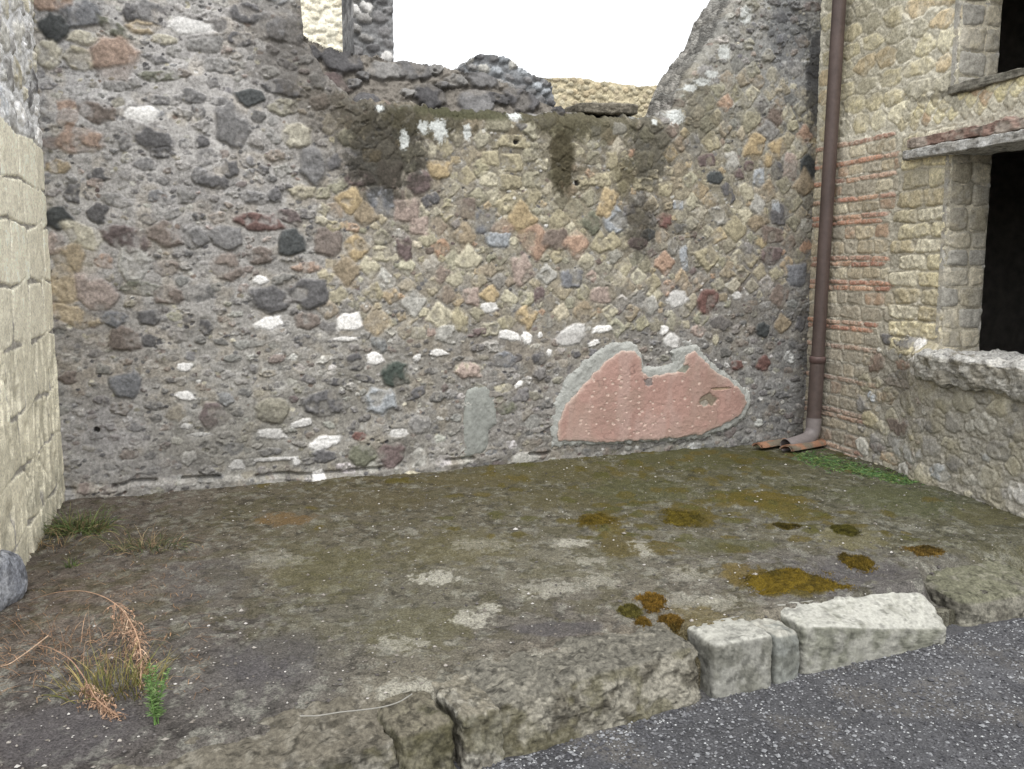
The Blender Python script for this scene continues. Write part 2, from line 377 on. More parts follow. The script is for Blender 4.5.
# ------------------------------------------------------------------ stones of the back wall, read off the photograph: x y w h tilt colour
STONES = """51 3 30 14 0 og|78 14 30 22 0 bl|56 28 22 22 0 bk|113 27 26 10 -35 gn|132 14 14 14 0 dk|142 27 24 12 10 oc|149 12 20 18 0 dg|190 27 32 13 0 wh|84 38 26 12 0 pa|46 55 22 20 0 pa
79 57 24 20 0 ye|116 58 34 34 -30 og|157 59 20 8 -10 dg|163 40 22 8 0 pa|161 76 30 10 3 gn|116 86 22 8 0 gr|155 100 20 9 -8 dg|191 97 24 12 0 dg|218 101 14 9 0 dg|199 111 10 16 0 dg
142 114 28 13 0 WH|67 115 16 24 0 og|98 113 30 20 0 br|83 141 40 22 0 og|124 141 13 16 0 dg|155 139 30 24 -25 dk|202 141 11 11 0 dk|184 143 8 9 0 dg|233 125 32 36 10 dg|250 97 24 14 0 bk
282 28 45 25 0 dg|239 39 20 12 0 dk|286 64 18 7 -20 dk|269 72 18 10 0 pg|285 88 38 12 -10 dk|319 100 16 18 0 br|285 108 26 14 0 yg|297 137 28 22 0 pa|245 12 30 16 0 dk|205 45 30 14 10 gr|222 66 26 12 0 gr
59 167 16 12 0 oc|100 174 22 11 3 dk|94 183 14 8 0 pk|72 195 13 15 0 dk|147 165 20 10 0 dg|163 153 18 9 0 dk|200 177 14 14 0 dg|215 181 26 14 0 dk|98 214 16 20 0 dk|59 218 20 18 0 bk
83 236 30 22 -20 pa|55 242 18 20 0 pk|70 259 24 24 0 oc|124 238 34 22 -25 mr|133 267 26 30 0 pg|167 234 28 20 -10 br|196 238 24 20 0 dg|227 238 28 26 0 dg|167 267 22 14 -8 br|104 261 16 11 0 og
93 291 34 30 -30 pk|63 285 20 30 0 oc|139 289 30 12 0 gn|170 295 26 18 0 br|226 268 30 22 0 br|118 201 24 10 -15 gr|186 195 14 14 0 gr|173 214 18 9 25 gr|198 216 10 8 0 dk
230 169 13 16 0 dk|263 170 10 8 0 dk|314 166 28 40 0 dg|345 160 34 18 20 dk|372 156 18 12 0 oc|360 178 26 13 0 mr|302 192 24 14 0 ye|254 197 24 12 0 dg|275 196 14 12 0 dk|257 221 42 15 -3 rd
290 217 24 12 -25 mr|290 242 25 24 0 bk|310 230 7 10 0 dk|351 201 22 20 0 oc|380 201 24 26 0 bl|390 175 22 26 0 br|419 183 22 24 0 mr|407 211 24 22 0 pk|427 201 10 12 0 dk|404 248 14 26 8 mr
357 247 22 20 0 oc|328 240 26 30 0 br|365 216 22 18 0 yb|333 226 14 9 0 ye|308 267 28 10 0 og|369 267 18 16 -35 pa|347 271 26 18 0 yb|384 281 18 14 0 pg|261 280 13 8 0 WH|310 293 34 28 0 dk
269 300 36 24 0 dk|261 256 22 16 0 br|374 293 16 16 0 ye|419 226 18 16 0 pk|440 170 22 16 0 oc|490 158 16 13 0 ye|512 163 22 16 0 ye|532 152 18 18 0 yg|542 165 12 10 0 pa|489 179 18 13 0 pa
511 182 24 13 0 ye|532 180 18 15 0 yg|478 197 16 14 0 yg|495 196 14 16 0 pa|509 203 25 16 30 ye|532 196 22 11 0 ye|522 219 28 20 0 oc|485 221 20 24 0 bl|559 220 17 18 0 ye|574 209 22 12 0 yg
571 232 17 12 0 pa|592 223 18 20 0 gn|615 220 22 24 40 lb|607 203 16 26 -25 oc|600 180 22 13 0 ye|590 198 16 14 0 yg|582 183 12 12 0 ye|612 160 14 18 0 ye|593 158 14 12 0 yg|535 240 34 20 0 og
555 239 26 20 0 br|576 244 26 18 0 og|600 245 20 14 0 ye|465 236 24 16 0 yb|504 229 22 14 0 og|465 209 20 18 0 br|498 240 24 14 0 lb|514 242 10 9 0 pa|434 198 10 10 0 dk|498 123 24 16 0 yg
516 115 14 12 0 WH|514 141 30 12 0 ye|596 128 10 14 0 pg|620 128 16 12 0 wh|644 161 18 18 0 ye|694 145 18 18 0 gr|711 142 16 16 0 ye|755 146 18 24 -20 oc|750 119 22 18 30 yg|774 117 16 22 -35 br
769 131 20 14 -30 gr|787 115 10 16 0 pa|804 135 16 13 0 og|778 148 18 14 0 oc|798 149 16 16 40 pa|769 159 14 12 0 oc|732 161 14 18 25 pg|777 170 13 18 20 dk|790 166 14 22 0 pk|807 168 16 22 0 bk
759 178 12 16 0 lb|749 166 10 10 0 mr|739 174 12 10 0 mr|747 192 13 18 20 pa|735 206 14 11 0 pa|758 204 14 16 -20 pg|719 216 14 18 25 pg|745 214 12 14 0 pa|767 192 16 18 0 yb|784 185 13 15 0 yg
804 184 20 20 0 yb|793 201 16 16 0 yg|779 215 20 20 0 dk|775 205 8 10 0 lb|759 221 22 14 30 yb|708 231 12 10 0 pa|664 221 16 16 0 rd|678 205 10 8 0 lb|665 189 14 12 0 ye|714 178 18 12 0 bk
728 192 10 22 30 dk|706 160 16 12 0 mr|735 229 26 16 0 ye|773 235 22 14 0 br|644 184 20 12 0 ye|648 235 14 10 0 bk|638 243 18 12 0 mr|469 259 20 22 0 pa|522 269 20 26 20 pk|455 279 18 12 0 pa
547 275 16 16 0 pg|491 295 18 14 0 oc|489 307 18 10 0 wh|539 294 10 16 -10 mr|526 316 18 20 0 oc|440 316 20 24 0 pa|459 320 20 22 -20 ye|471 296 16 16 0 pk|600 295 20 16 0 pk|610 312 16 10 0 pa
571 278 24 18 0 bl|584 312 22 16 0 yb|477 333 18 8 15 mr|508 335 21 10 -15 WH|527 338 9 13 25 WH|540 335 5 6 0 WH|572 335 31 20 20 wh|602 329 22 7 0 WH|594 343 12 6 20 WH|448 335 22 18 0 pg
549 352 6 6 0 WH|539 359 14 13 0 dk|469 369 24 12 0 pa|438 353 18 7 0 wh|576 354 10 8 0 dk|504 359 22 16 0 bl|586 261 18 12 0 pa|612 242 18 12 0 ye|771 255 22 16 0 mr|684 259 8 22 10 lb
665 263 20 16 0 og|708 257 20 20 0 ye|677 300 22 15 10 wh|706 300 20 24 -20 rd|779 296 18 20 -30 br|763 330 14 14 0 bk|737 296 10 7 0 wh|759 295 6 6 0 pa|763 363 14 14 0 rd|737 365 14 9 0 rd
672 341 16 14 0 wh|664 330 9 10 0 WH|698 331 14 10 0 pk|655 294 22 8 0 pa|650 306 20 12 0 pg|782 324 12 20 0 yb|800 324 10 14 0 dk|716 340 7 10 0 pa|796 275 20 20 0 bl|653 283 16 12 0 ye
75 317 34 16 -20 oc|124 339 24 22 0 br|149 318 20 16 0 dk|149 341 16 12 0 dk|124 384 26 24 0 bl|206 327 12 13 0 dk|185 367 12 8 0 WH|185 396 17 9 -15 WH|214 415 22 20 0 mr|114 319 22 14 0 bl
69 378 16 12 0 br|186 426 9 6 0 wh|200 434 20 4 0 wh|270 323 26 12 5 WH|349 322 24 18 0 WH|308 321 20 15 0 br|305 340 20 10 0 dk|377 322 18 28 0 oc|414 302 26 16 0 pg|375 358 18 12 -15 WH
355 363 18 16 0 dk|335 382 16 8 0 dk|365 378 18 7 -12 dk|396 374 25 21 -5 gd|417 393 22 9 25 dk|326 404 35 24 -10 dk|380 401 28 28 0 lb|271 411 30 24 0 yg|272 434 26 10 -8 WH|294 399 8 7 0 mr
345 339 22 4 0 wh|398 432 20 8 0 wh|417 358 9 6 25 wh|324 443 28 13 15 WH|324 456 22 12 0 dk|276 459 36 4 0 wh|296 462 7 9 0 wh|237 465 13 10 0 wh|318 478 12 14 0 WH|419 458 15 18 -30 pg
392 454 24 22 0 mr|361 454 24 20 0 gn|410 474 18 7 0 pa|359 436 14 8 0 rd|302 423 20 7 10 wh|271 452 20 8 0 dg|525 458 26 13 0 pg|420 424 22 18 0 gr|519 384 10 5 20 WH|504 388 18 8 0 pa|468 370 24 14 0 pk|506 408 18 12 0 gn"""
def parse(t):
    for it in t.replace("\n", "|").split("|"):
        a = it.split()
        yield [float(v) for v in a[:5]] + [a[5]]

# macro colour of the mortar (dry lime, lava sand, clay), by place on the wall
MORTAR = [(80, 60, (168, 168, 170)), (200, 60, (166, 165, 166)), (300, 40, (124, 122, 120)), (70, 200, (166, 165, 165)), (200, 200, (150, 149, 150)), (280, 280, (146, 145, 144)), (200, 130, (168, 167, 167)), (130, 280, (148, 147, 147)),
          (400, 130, (112, 106, 96)), (420, 230, (134, 129, 120)), (540, 130, (104, 99, 88)), (540, 210, (134, 130, 116)), (640, 180, (112, 107, 97)), (720, 190, (132, 128, 116)),
          (560, 300, (136, 132, 122)), (740, 300, (120, 117, 113)), (780, 60, (136, 138, 140)), (740, 90, (132, 131, 125)), (800, 350, (114, 114, 114)), (770, 400, (122, 122, 122)),
          (100, 350, (142, 139, 136)), (100, 440, (152, 151, 151)), (200, 400, (144, 143, 140)), (250, 460, (140, 139, 135)), (350, 400, (132, 130, 125)), (400, 460, (126, 124, 120)),
          (520, 400, (122, 120, 118)), (520, 350, (124, 121, 118)), (660, 350, (124, 122, 120)), (150, 490, (140, 138, 135)), (700, 440, (128, 128, 126))]
def idw(x, y, pts, pw=2.2, scale=1):
    num = 0; den = 0
    for (a, b, c) in pts:
        w = 1 / (((x - a) ** 2 + (y - b) ** 2) + 900) ** (pw / 2)
        num = num + w[..., None] * lin(c); den = den + w
    return num / den[..., None]

def build_back_wall():
    root = thing("rubble_wall", "long grey rubble stone wall with ragged broken top and pink plaster patch at its foot", "wall", tuple(L0 + UB * 2.8))
    prof_px = [(-60, 2.74)]
    ss = np.array([-.25, 1.50, 1.56, 1.66, 1.75, 1.88, 2.9, 4.22, 4.33, 4.42, 4.55, 4.68, 4.74, 4.86, 5.2, 5.75])
    zz = np.array([4.3, 4.30, 3.12, 2.98, 2.86, 2.755, 2.74, 2.77, 2.90, 3.10, 3.27, 3.42, 3.60, 3.74, 4.1, 4.3])
    hi = lambda s: np.interp(s, ss, zz) + .05 * (fbm2(s * 7, s * 0, 3, 3) - .5) + .05 * (fbm2(s * 32, s * 0, 4, 2) - .5)
    hi_f = lambda s: hi(s)
    w = Relief(L0, UB, NB, -.25, LB + .1, .05, 4.3, .0058, hi=hi_f)
    S_, H_ = w.Sg, w.Hg
    # mortar colours, interpolated between readings
    pts = []
    for (px, py, c) in MORTAR:
        a, b, k = pb(px, py); pts.append((a * 130, b * 130, c))
    w.C = idw(S_ * 130, H_ * 130, pts, 3) * WALL
    n1 = fbm2(S_ * 5, H_ * 6, 1, 4, .55); n2 = fbm2(S_ * 22, H_ * 30, 2, 4, .6); n3 = fbm2(S_ * 75, H_ * 90, 6, 3, .6)
    w.C *= (.62 + .32 * n1 + .30 * n2 + .26 * n3)[..., None] * np.array([1.0, .98, .94]) * .93
    fk = sstep(.54, .68, fbm2(S_ * 22, H_ * 26, 23, 4, .62))[..., None]; w.C = w.C * (1 - .25 * fk) + .25 * fk * lin((182, 181, 178)) * WALL
    dk_ = sstep(.57, .66, fbm2(S_ * 30 + 9, H_ * 34, 24, 4, .65))[..., None]; w.C = w.C * (1 - .28 * dk_)
    warm = sstep(.5, .7, fbm2(S_ * 9 + 5, H_ * 9, 19, 3))[..., None]
    w.C = w.C * (1 - .5 * warm) + .5 * warm * w.C * np.array([1.07, 1.0, .88])
    w.D = .028 * (n1 - .5) + .006 * (n2 - .5) + .002 * (n3 - .5)
    w.D += .02 * sstep(.5, .8, fbm2(S_ * 2.1, H_ * 2.1, 11, 3))
    placed = []
    lst = []
    for (x, y, ww, hh, rot, key) in parse(STONES):
        if y < 0: continue
        a, b, k = pb(x, y)
        fac = .93 if key not in ('WH', 'wh') else 1
        lst.append((a, b, ww * k * .5 * 1.04, hh * k * .5 * 1.04, rot, key, y, x))
        placed.append((a, b, max(ww, hh) * k * .5, min(ww, hh) * k * .5))
    PX = np.array(placed)
    # smaller stones that fill the courses between the ones read off
    fill = []
    def zone(x, y, px):
        pass
    tries = 0
    gridp = [tuple(p) for p in PX]
    arr = np.zeros((4000, 3)); n_arr = len(gridp)
    for i, g in enumerate(gridp): arr[i] = (g[0], g[1], (g[2] + g[3]) * .5)
    r2 = np.random.default_rng(21)
    smin = [pb(30, 250)[0], pb(815, 250)[0]]
    ret = [pb(*q)[:2] for q in ((325, 112), (690, 112), (740, 60), (828, 95), (822, 265), (700, 325), (430, 335), (322, 325), (318, 200))]
    def inpoly(x, y, poly):
        c = False; j = len(poly) - 1
        for i in range(len(poly)):
            if (poly[i][1] > y) != (poly[j][1] > y) and x < (poly[j][0] - poly[i][0]) * (y - poly[i][1]) / (poly[j][1] - poly[i][1]) + poly[i][0]: c = not c
            j = i
        return c
    zlow = pb(400, 335)[1]
    # the net-like facing: small tuff squares set on their corners in slanting rows
    for i in range(-70, 70):
        for j in range(-70, 70):
            pt_ = .122; al = radians(43)
            u_, v_ = i * pt_ + .03 * math.sin(j * .7), j * pt_ + .03 * math.sin(i * .9 + 1)
            a = 3.6 + u_ * math.cos(al) - v_ * math.sin(al) + r2.normal(0, .010); b = 2.0 + u_ * math.sin(al) + v_ * math.cos(al) + r2.normal(0, .010)
            if not inpoly(a, b, ret) or b > np.interp(a, ss, zz) - .05 or r2.random() < .12: continue
            dx = np.hypot(arr[:n_arr, 0] - a, arr[:n_arr, 1] - b) - arr[:n_arr, 2]
            if dx.min() < .036: continue
            arr[n_arr] = (a, b, .05); n_arr += 1
            key = r2.choice(['ye', 'yg', 'yb', 'oc', 'gr', 'pa', 'br', 'dg', 'og', 'pg'], p=[.28, .24, .15, .07, .05, .11, .03, .02, .02, .03])
            fill.append((a, b, r2.uniform(.053, .060), r2.uniform(.048, .056), 43 + r2.uniform(-9, 9), key, True))
    for rnd, (rmax, tries) in enumerate(((.095, 500), (.075, 1500), (.055, 3000), (.038, 5000), (.024, 5000))):
        for _ in range(tries):
            a = r2.uniform(-.1, LB); b = r2.uniform(.2, 4.25)
            inr = inpoly(a, b, ret)
            low = b < zlow
            if b > np.interp(a, ss, zz) - .03: continue
            if inr:
                if rmax > .08: continue
                rr = rmax * r2.uniform(.8, 1.15)
            elif low:
                if rmax > .07 or r2.random() < .2: continue
                rr = rmax * r2.uniform(.6, 1.1)
            else:
                if r2.random() < .08: continue
                rr = rmax * r2.uniform(.6, 1.1)
            dx = np.hypot(arr[:n_arr, 0] - a, (arr[:n_arr, 1] - b)) - arr[:n_arr, 2]
            if dx.min() < rr * (.80 if inr else .86): continue
            if n_arr >= 3990: break
            arr[n_arr] = (a, b, rr * .9); n_arr += 1
            if inr:
                key = r2.choice(['ye', 'yg', 'yb', 'oc', 'gr', 'pa', 'br', 'dg', 'og', 'pk', 'mr', 'pg'], p=[.25, .2, .15, .08, .06, .10, .04, .04, .03, .01, .02, .02])
                asp = r2.uniform(.66, .95); rot = r2.choice([35, -40, 0, 10, -10]) + r2.uniform(-8, 8)
            elif low:
                key = r2.choice(['gr', 'dg', 'dk', 'br', 'yg', 'pg', 'wh', 'mr', 'bl'], p=[.27, .22, .1, .12, .1, .08, .04, .03, .04])
                asp = r2.uniform(.45, .85); rot = r2.uniform(-18, 18)
            else:
                key = r2.choice(['gr', 'dg', 'dk', 'br', 'pg', 'yg', 'bl', 'mr', 'pk', 'yb'], p=[.27, .21, .12, .1, .08, .08, .06, .03, .02, .03])
                asp = r2.uniform(.45, .85); rot = r2.uniform(-22, 22)
            fill.append((a, b, rr, rr * asp, rot, key, inr))
    sd = 100
    for _ in range(3600):                                  # gravel and sherds in the mortar
        a = r2.uniform(-.1, LB); b = r2.uniform(.2, 4.2); sd += 1
        if b > np.interp(a, ss, zz) - .02: continue
        low = b < zlow; rr = r2.uniform(.007, .017) * (1.25 if r2.random() < .2 else 1)
        key = r2.choice(['gr', 'dg', 'dk', 'br', 'pg', 'yg', 'pa', 'wh', 'mr'], p=[.2, .2, .15, .12, .12, .1, .05, .03, .03])
        w.stone(a, b, rr, rr * r2.uniform(.45, .9), r2.uniform(-.6, .6), mute(PAL[key], .6, STN * .9) * r2.uniform(.8, 1.15), prot=.003, p=3, seed=sd, irr=.2, groove=.0, var=.12)
    for (a, b, ra, rb, rot, key, inr) in fill:
        sd += 1
        c = mute(PAL[key], .74 if inr else .6, STN * (.90 if inr else .86)) * r2.uniform(.8, 1.15) * (1 + r2.uniform(-.03, .03, 3))
        loc = w.window(a - .01, a + .01, b - .01, b + .01)
        mort = w.C[loc].reshape(-1, 3).mean(0) if loc else c
        c = c * .7 + mort * .3
        w.stone(a, b, ra, rb, radians(rot), c, prot=(.008 if inr else .010) * r2.uniform(.4, 1.3) * min(1.4, ra / .05 + .3), p=6 if inr else r2.uniform(2.4, 4.5), seed=sd, irr=.16 if inr else .24, groove=.0015, var=.17, cover=.7)
    for (a, b, ra, rb, rot, key, y, x) in lst:
        sd += 1
        c = mute(PAL[key], (.74 if x > 330 else .55) if key in ('ye', 'pa', 'oc', 'yg', 'yb') else .6 if x > 330 else .46, STN * (1.12 if key in ('dk', 'bk', 'dg', 'mr', 'gd') else .84)) * r2.uniform(.88, 1.08)
        pr_ = .007 + .13 * min(ra, rb); pr_ = min(pr_, .020)
        ret_ = x > 340 and 112 < y < 330
        if key in ('WH', 'wh'): pr_ = .010
        net = ret_ and key in ('ye', 'yg', 'yb', 'oc', 'pa', 'gr', 'pg', 'og', 'gn') and (y > 195 or x > 690)
        if net and rot == 0: rot = 43 + r2.uniform(-8, 8); ra = rb = (ra + rb) * .5
        w.stone(a, b, ra, rb, radians(rot), c, prot=pr_ * (.75 if ret_ else 1), p=6 if ret_ and key not in ('dk', 'mr', 'bk', 'rd', 'WH', 'wh') else 2.5, seed=sd, irr=.17, groove=.002, var=.17 if key not in ('WH', 'wh') else .08, cover=0 if key in ('WH', 'wh', 'bk') else .62)
    # weathering: black and olive crusts below the broken top, lichen
    def st(px, py, rx, ry, c, k, **kw):
        a, b, m = pb(px, py); w.stain(a, b, rx * m, ry * m, lin(c) * WALL * .9, k, **kw)
    st(385, 150, 55, 60, (58, 56, 50), .85, seed=1, sc=30); st(355, 110, 30, 30, (70, 66, 56), .7, seed=2)
    st(430, 120, 60, 22, (72, 68, 54), .8, seed=3); st(560, 118, 60, 20, (76, 72, 56), .85, seed=4); st(562, 160, 16, 45, (70, 65, 50), .95, seed=5, thr=.4)
    st(600, 125, 60, 22, (86, 82, 66), .8, seed=6); st(650, 150, 30, 45, (72, 70, 62), .75, seed=7); st(640, 225, 22, 40, (64, 60, 54), .7, seed=8, sc=22)
    st(625, 175, 14, 22, (82, 76, 56), .6, seed=9); st(470, 112, 60, 8, (70, 70, 52), .9, seed=10, thr=.35)
    st(790, 30, 30, 40, (84, 86, 90), .5, seed=11); st(700, 110, 30, 40, (104, 100, 86), .6, seed=12); st(815, 80, 14, 60, (70, 70, 72), .8, seed=13)
    st(300, 60, 60, 45, (92, 88, 84), .6, seed=14); st(320, 110, 40, 30, (88, 82, 72), .5, seed=15)
    for (px, py, rx, ry) in ((404, 140, 5, 10), (423, 127, 6, 7), (440, 131, 8, 12), (467, 132, 5, 9), (433, 126, 5, 5), (676, 117, 9, 8), (640, 112, 9, 5), (660, 108, 8, 5), (702, 82, 10, 4), (712, 74, 8, 4), (724, 52, 7, 8), (690, 88, 8, 4), (745, 15, 8, 8), (516, 114, 7, 6), (655, 122, 3, 3), (395, 90, 4, 4), (362, 95, 5, 3), (352, 88, 4, 3), (380, 108, 4, 4)):
        st(px, py, rx * 1.15, ry * 1.15, (196, 199, 196), .9, seed=int(px), sc=95, thr=.5, soft=.1)
    st(575, 338, 40, 9, (150, 146, 142), .3, seed=20); st(100, 430, 45, 30, (146, 144, 144), .5, seed=21, sc=6)
    st(150, 470, 90, 14, (134, 132, 130), .5, seed=22); st(230, 440, 80, 40, (108, 105, 98), .4, seed=23)
    # the eroded foot: a broken dark seam just over the floor
    foot = np.interp(S_, [0, 1.2, 2.2, 3.4, 5.6], [.285, .25, .25, .27, .24]) + .03 * (fbm2(S_ * 4, H_ * 0, 41, 3) - .5) * 2
    seam = np.exp(-((H_ - foot) / .011) ** 2) * sstep(.46, .56, fbm2(S_ * 5, S_ * 0 + 2, 42, 3)) * (S_ < 3.3)
    w.D -= .045 * seam; w.D += .03 * sstep(.02, -.03, H_ - foot) * (S_ < 2.6)
    # top edge and corners fall back a little
    w.rimside = -1
    topd = np.clip(w.topz[:, None] - H_, 0, 9)
    w.D -= .09 * np.exp(-topd / .03) * (.4 + fbm2(S_ * 9, H_ * 9, 51, 2))
    # dark pits
    for (px, py) in ((97, 430), (577, 183), (516, 142)):
        a, b, m = pb(px, py); w.stone(a, b, 2.4 * m, 2.2 * m, 0, lin((70, 68, 66)), prot=0, seed=int(px), hollow=.03, groove=0)
    child_of(to_obj("masonry", *w.arrays(.48), M_RUB), root)

    # the wall's core, standing back behind the broken front edge
    P2 = L0 - NB * .30
    s2 = np.array([1.2, 1.52, 1.8, 2.0, 2.3, 2.6, 2.9, 3.05, 3.25, 3.4, 3.6]); z2 = np.array([3.45, 3.22, 3.12, 3.08, 3.07, 3.06, 3.03, 2.98, 2.88, 2.80, 2.74])
    hi2 = lambda s: np.interp(s, s2, z2) + .07 * (fbm2(s * 12, s * 0, 61, 3) - .5)
    u = Relief(P2, UB, NB, 1.2, 3.6, 2.5, 3.5, .008, lo=lambda s: np.full_like(s, 2.5), hi=hi2)
    n1 = fbm2(u.Sg * 7, u.Hg * 8, 63, 4); n2 = fbm2(u.Sg * 30, u.Hg * 36, 64, 4)
    u.C = np.ones_like(u.C) * WALL * lin((112, 107, 100)) * (.55 + .5 * n1 + .4 * n2)[..., None]
    u.D = .10 * (n1 - .5) + .05 * (n2 - .5) + np.clip(3.1 - u.Hg, 0, .5) * .5
    r3 = np.random.default_rng(5)
    ac = []
    for rad in (.13, .1, .075, .05):
        for _ in range(400):
            a, b = r3.uniform(1.2, 3.6), r3.uniform(2.6, 3.4)
            if b > hi2(np.array([a]))[0] - .02: continue
            if any(math.hypot(a - q[0], b - q[1]) < (rad + q[2]) * .82 for q in ac): continue
            ac.append((a, b, rad)); sd += 1
            key = r3.choice(['dk', 'dg', 'gr', 'mr', 'br', 'pg', 'rd'], p=[.25, .32, .22, .06, .08, .05, .02])
            sl = u.D.copy() if False else None
            loc = u.window(a - .01, a + .01, b - .01, b + .01)
            base = u.D[loc].mean() if loc else 0
            u.D -= 0
            w_ = u.window(a - rad * 1.6, a + rad * 1.6, b - rad * 1.6, b + rad * 1.6)
            keep = np.clip(3.1 - u.Hg[w_], 0, .5) * .5 if w_ else None
            if w_:
                u.D[w_] -= keep
                u.stone(a, b, rad, rad * r3.uniform(.5, .8), radians(r3.uniform(-20, 20)), mute(PAL[key], .6, WALL * .9) * r3.uniform(.8, 1.15), prot=.035, p=3, seed=sd, irr=.24, groove=.010, cover=.5)
                u.D[w_] += keep
    child_of(to_obj("core_masonry", *u.arrays(.5), M_RUB), root)

    # pink painted plaster, its pale broken mortar edge, and the grey slab set in the wall
    def poly_patch(pxs, step, prot, wp=.045):
        P = np.array([pb(*q)[:2] for q in pxs])
        r = Relief(L0 + NB * prot, UB, NB, P[:, 0].min() - .03, P[:, 0].max() + .03, P[:, 1].min() - .03, P[:, 1].max() + .03, step)
        X, Y = r.Sg, r.Hg
        wx = X + wp * (fbm2(X * 22, Y * 22, 71, 4, .6) - .5); wy = Y + wp * (fbm2(X * 25 + 9, Y * 25, 72, 3) - .5)
        ins = np.zeros(X.shape, bool); dist = np.full(X.shape, 9.0)
        j = len(P) - 1
        for i in range(len(P)):
            x0, y0, x1, y1 = *P[j], *P[i]
            c = ((y1 > wy) != (y0 > wy)) & (wx < (x0 - x1) * (wy - y1) / (y0 - y1 + 1e-12) + x1); ins ^= c
            tt = np.clip(((wx - x0) * (x1 - x0) + (wy - y0) * (y1 - y0)) / ((x1 - x0) ** 2 + (y1 - y0) ** 2), 0, 1)
            dist = np.minimum(dist, np.hypot(wx - x0 - tt * (x1 - x0), wy - y0 - tt * (y1 - y0))); j = i
        return r, np.where(ins, dist, -dist)
    outer = [(551, 447), (548, 428), (553, 402), (566, 377), (588, 356), (610, 343), (631, 341), (640, 352), (643, 366), (660, 366), (672, 362), (668, 352), (682, 345), (697, 344), (706, 357), (720, 368), (736, 380), (748, 391), (751, 402), (744, 419), (728, 430), (700, 438), (660, 442), (610, 444)]
    r, dd = poly_patch(outer, .0035, .030)
    X, Y = r.Sg, r.Hg
    r.mask = dd > 0
    nz = fbm2(X * 30, Y * 30, 81, 4, .6); nb = fbm2(X * 5, Y * 5, 82, 3)
    r.C = np.ones_like(r.C) * 1.2 * lin((160, 161, 156)) * (.62 + .5 * nz + .2 * nb)[..., None]
    r.D = -.03 * np.exp(-np.clip(dd, 0, 1) / .012) + .012 * (nz - .5)
    border = child_of(to_obj("plaster_edging", *r.arrays(.07), M_PLA), root)
    inner = [(556, 440), (556, 424), (563, 405), (580, 386), (602, 362), (618, 350), (632, 350), (639, 358), (640, 371), (646, 376), (660, 374), (673, 372), (680, 366), (683, 355), (692, 350), (700, 358), (712, 370), (730, 382), (741, 392), (745, 402), (738, 414), (722, 424), (700, 433), (660, 439), (600, 441)]
    r, dd = poly_patch(inner, .003, .044, .03)
    X, Y = r.Sg, r.Hg
    r.mask = dd > 0
    nz = fbm2(X * 40, Y * 40, 83, 4, .6); nb = fbm2(X * 4, Y * 4, 84, 3); nv = fbm2(X * 9, Y * 2.5, 85, 3)
    r.C = np.ones_like(r.C) * 1.25 * lin((162, 132, 122)) * (.70 + .28 * nz + .32 * nb)[..., None]
    crk = np.exp(-(np.abs(fbm2(X * 5 + 3, Y * 7, 87, 3) - .5) / .012) ** 2)[..., None] * sstep(.45, .6, fbm2(X * 4, Y * 4, 88, 2))[..., None]; r.C = r.C * (1 - .35 * crk)
    pale = sstep(.52, .72, nv)[..., None]; r.C = r.C * (1 - .35 * pale) + .35 * pale * 1.45 * lin((166, 148, 140))
    dirty = sstep(.5, .7, fbm2(X * 6 + 3, Y * 6, 86, 4))[..., None]; r.C = r.C * (1 - .4 * dirty) + .4 * dirty * 1.4 * lin((142, 124, 112))
    edge = np.exp(-np.clip(dd, 0, 1) / .012)[..., None]; r.C = r.C * (1 - .55 * edge) + .55 * edge * 1.4 * lin((186, 178, 166))
    r.D = .006 * (nz - .5) - .01 * np.exp(-np.clip(dd, 0, 1) / .008)
    r4 = np.random.default_rng(9)
    dots = []
    for col_, x in enumerate((590, 603, 617, 628, 640, 652)):
        for y in range(366, 432, 11):
            if r4.random() < .85: dots.append((x + r4.uniform(-3, 3) - (y - 380) * .08, y + r4.uniform(-3, 3)))
    for _ in range(75): dots.append((r4.uniform(565, 735), r4.uniform(372, 435)))
    for (x, y) in dots:
        a, b, m = pb(x, y); q = r4.uniform(.7, 1.5)
        r.stone(a, b, 1.15 * m * q, .95 * m * q, 0, 1.3 * lin((184, 162, 150)), prot=0, seed=int(x * 7 + y), groove=0, hollow=.003, irr=.2, var=.05)
    for (x, y, ww, hh, c) in ((705, 399, 16, 10, (140, 128, 112)), (702, 403, 9, 6, (165, 158, 146)), (646, 381, 10, 7, (138, 128, 124)), (681, 368, 14, 9, (140, 140, 128)), (718, 388, 18, 2.5, (172, 150, 128))):
        a, b, m = pb(x, y); r.stone(a, b, ww * m / 2, hh * m / 2, 0, lin(c), prot=0, seed=int(x), groove=.002, hollow=.008, irr=.3)
    child_of(to_obj("painted_plaster", *r.arrays(.03), M_PLA), border); bpy.context.view_layer.update()
    border.children[0].location = (0, 0, 0)
    slab = [(462, 457), (463, 430), (464, 402), (466, 391), (475, 386), (490, 385), (497, 392), (497, 424), (490, 430), (487, 450), (480, 456)]
    r, dd = poly_patch(slab, .0045, .020, .014)
    r.mask = dd > 0
    nz = fbm2(r.Sg * 35, r.Hg * 25, 91, 4, .6); nb = fbm2(r.Sg * 7, r.Hg * 7, 92, 3)
    r.C = np.ones_like(r.C) * 1.25 * lin((134, 136, 131)) * (.6 + .42 * nz + .42 * nb)[..., None]
    edge = np.exp(-np.clip(dd, 0, 1) / .012)[..., None]; r.C = r.C * (1 - .3 * edge) + .3 * edge * lin((172, 176, 168))
    r.D = .012 * (nz - .5) - .025 * np.exp(-np.clip(dd, 0, 1) / .014)
    child_of(to_obj("grey_slab", *r.arrays(.06), M_PLA), root)
    return root
back_wall = build_back_wall()

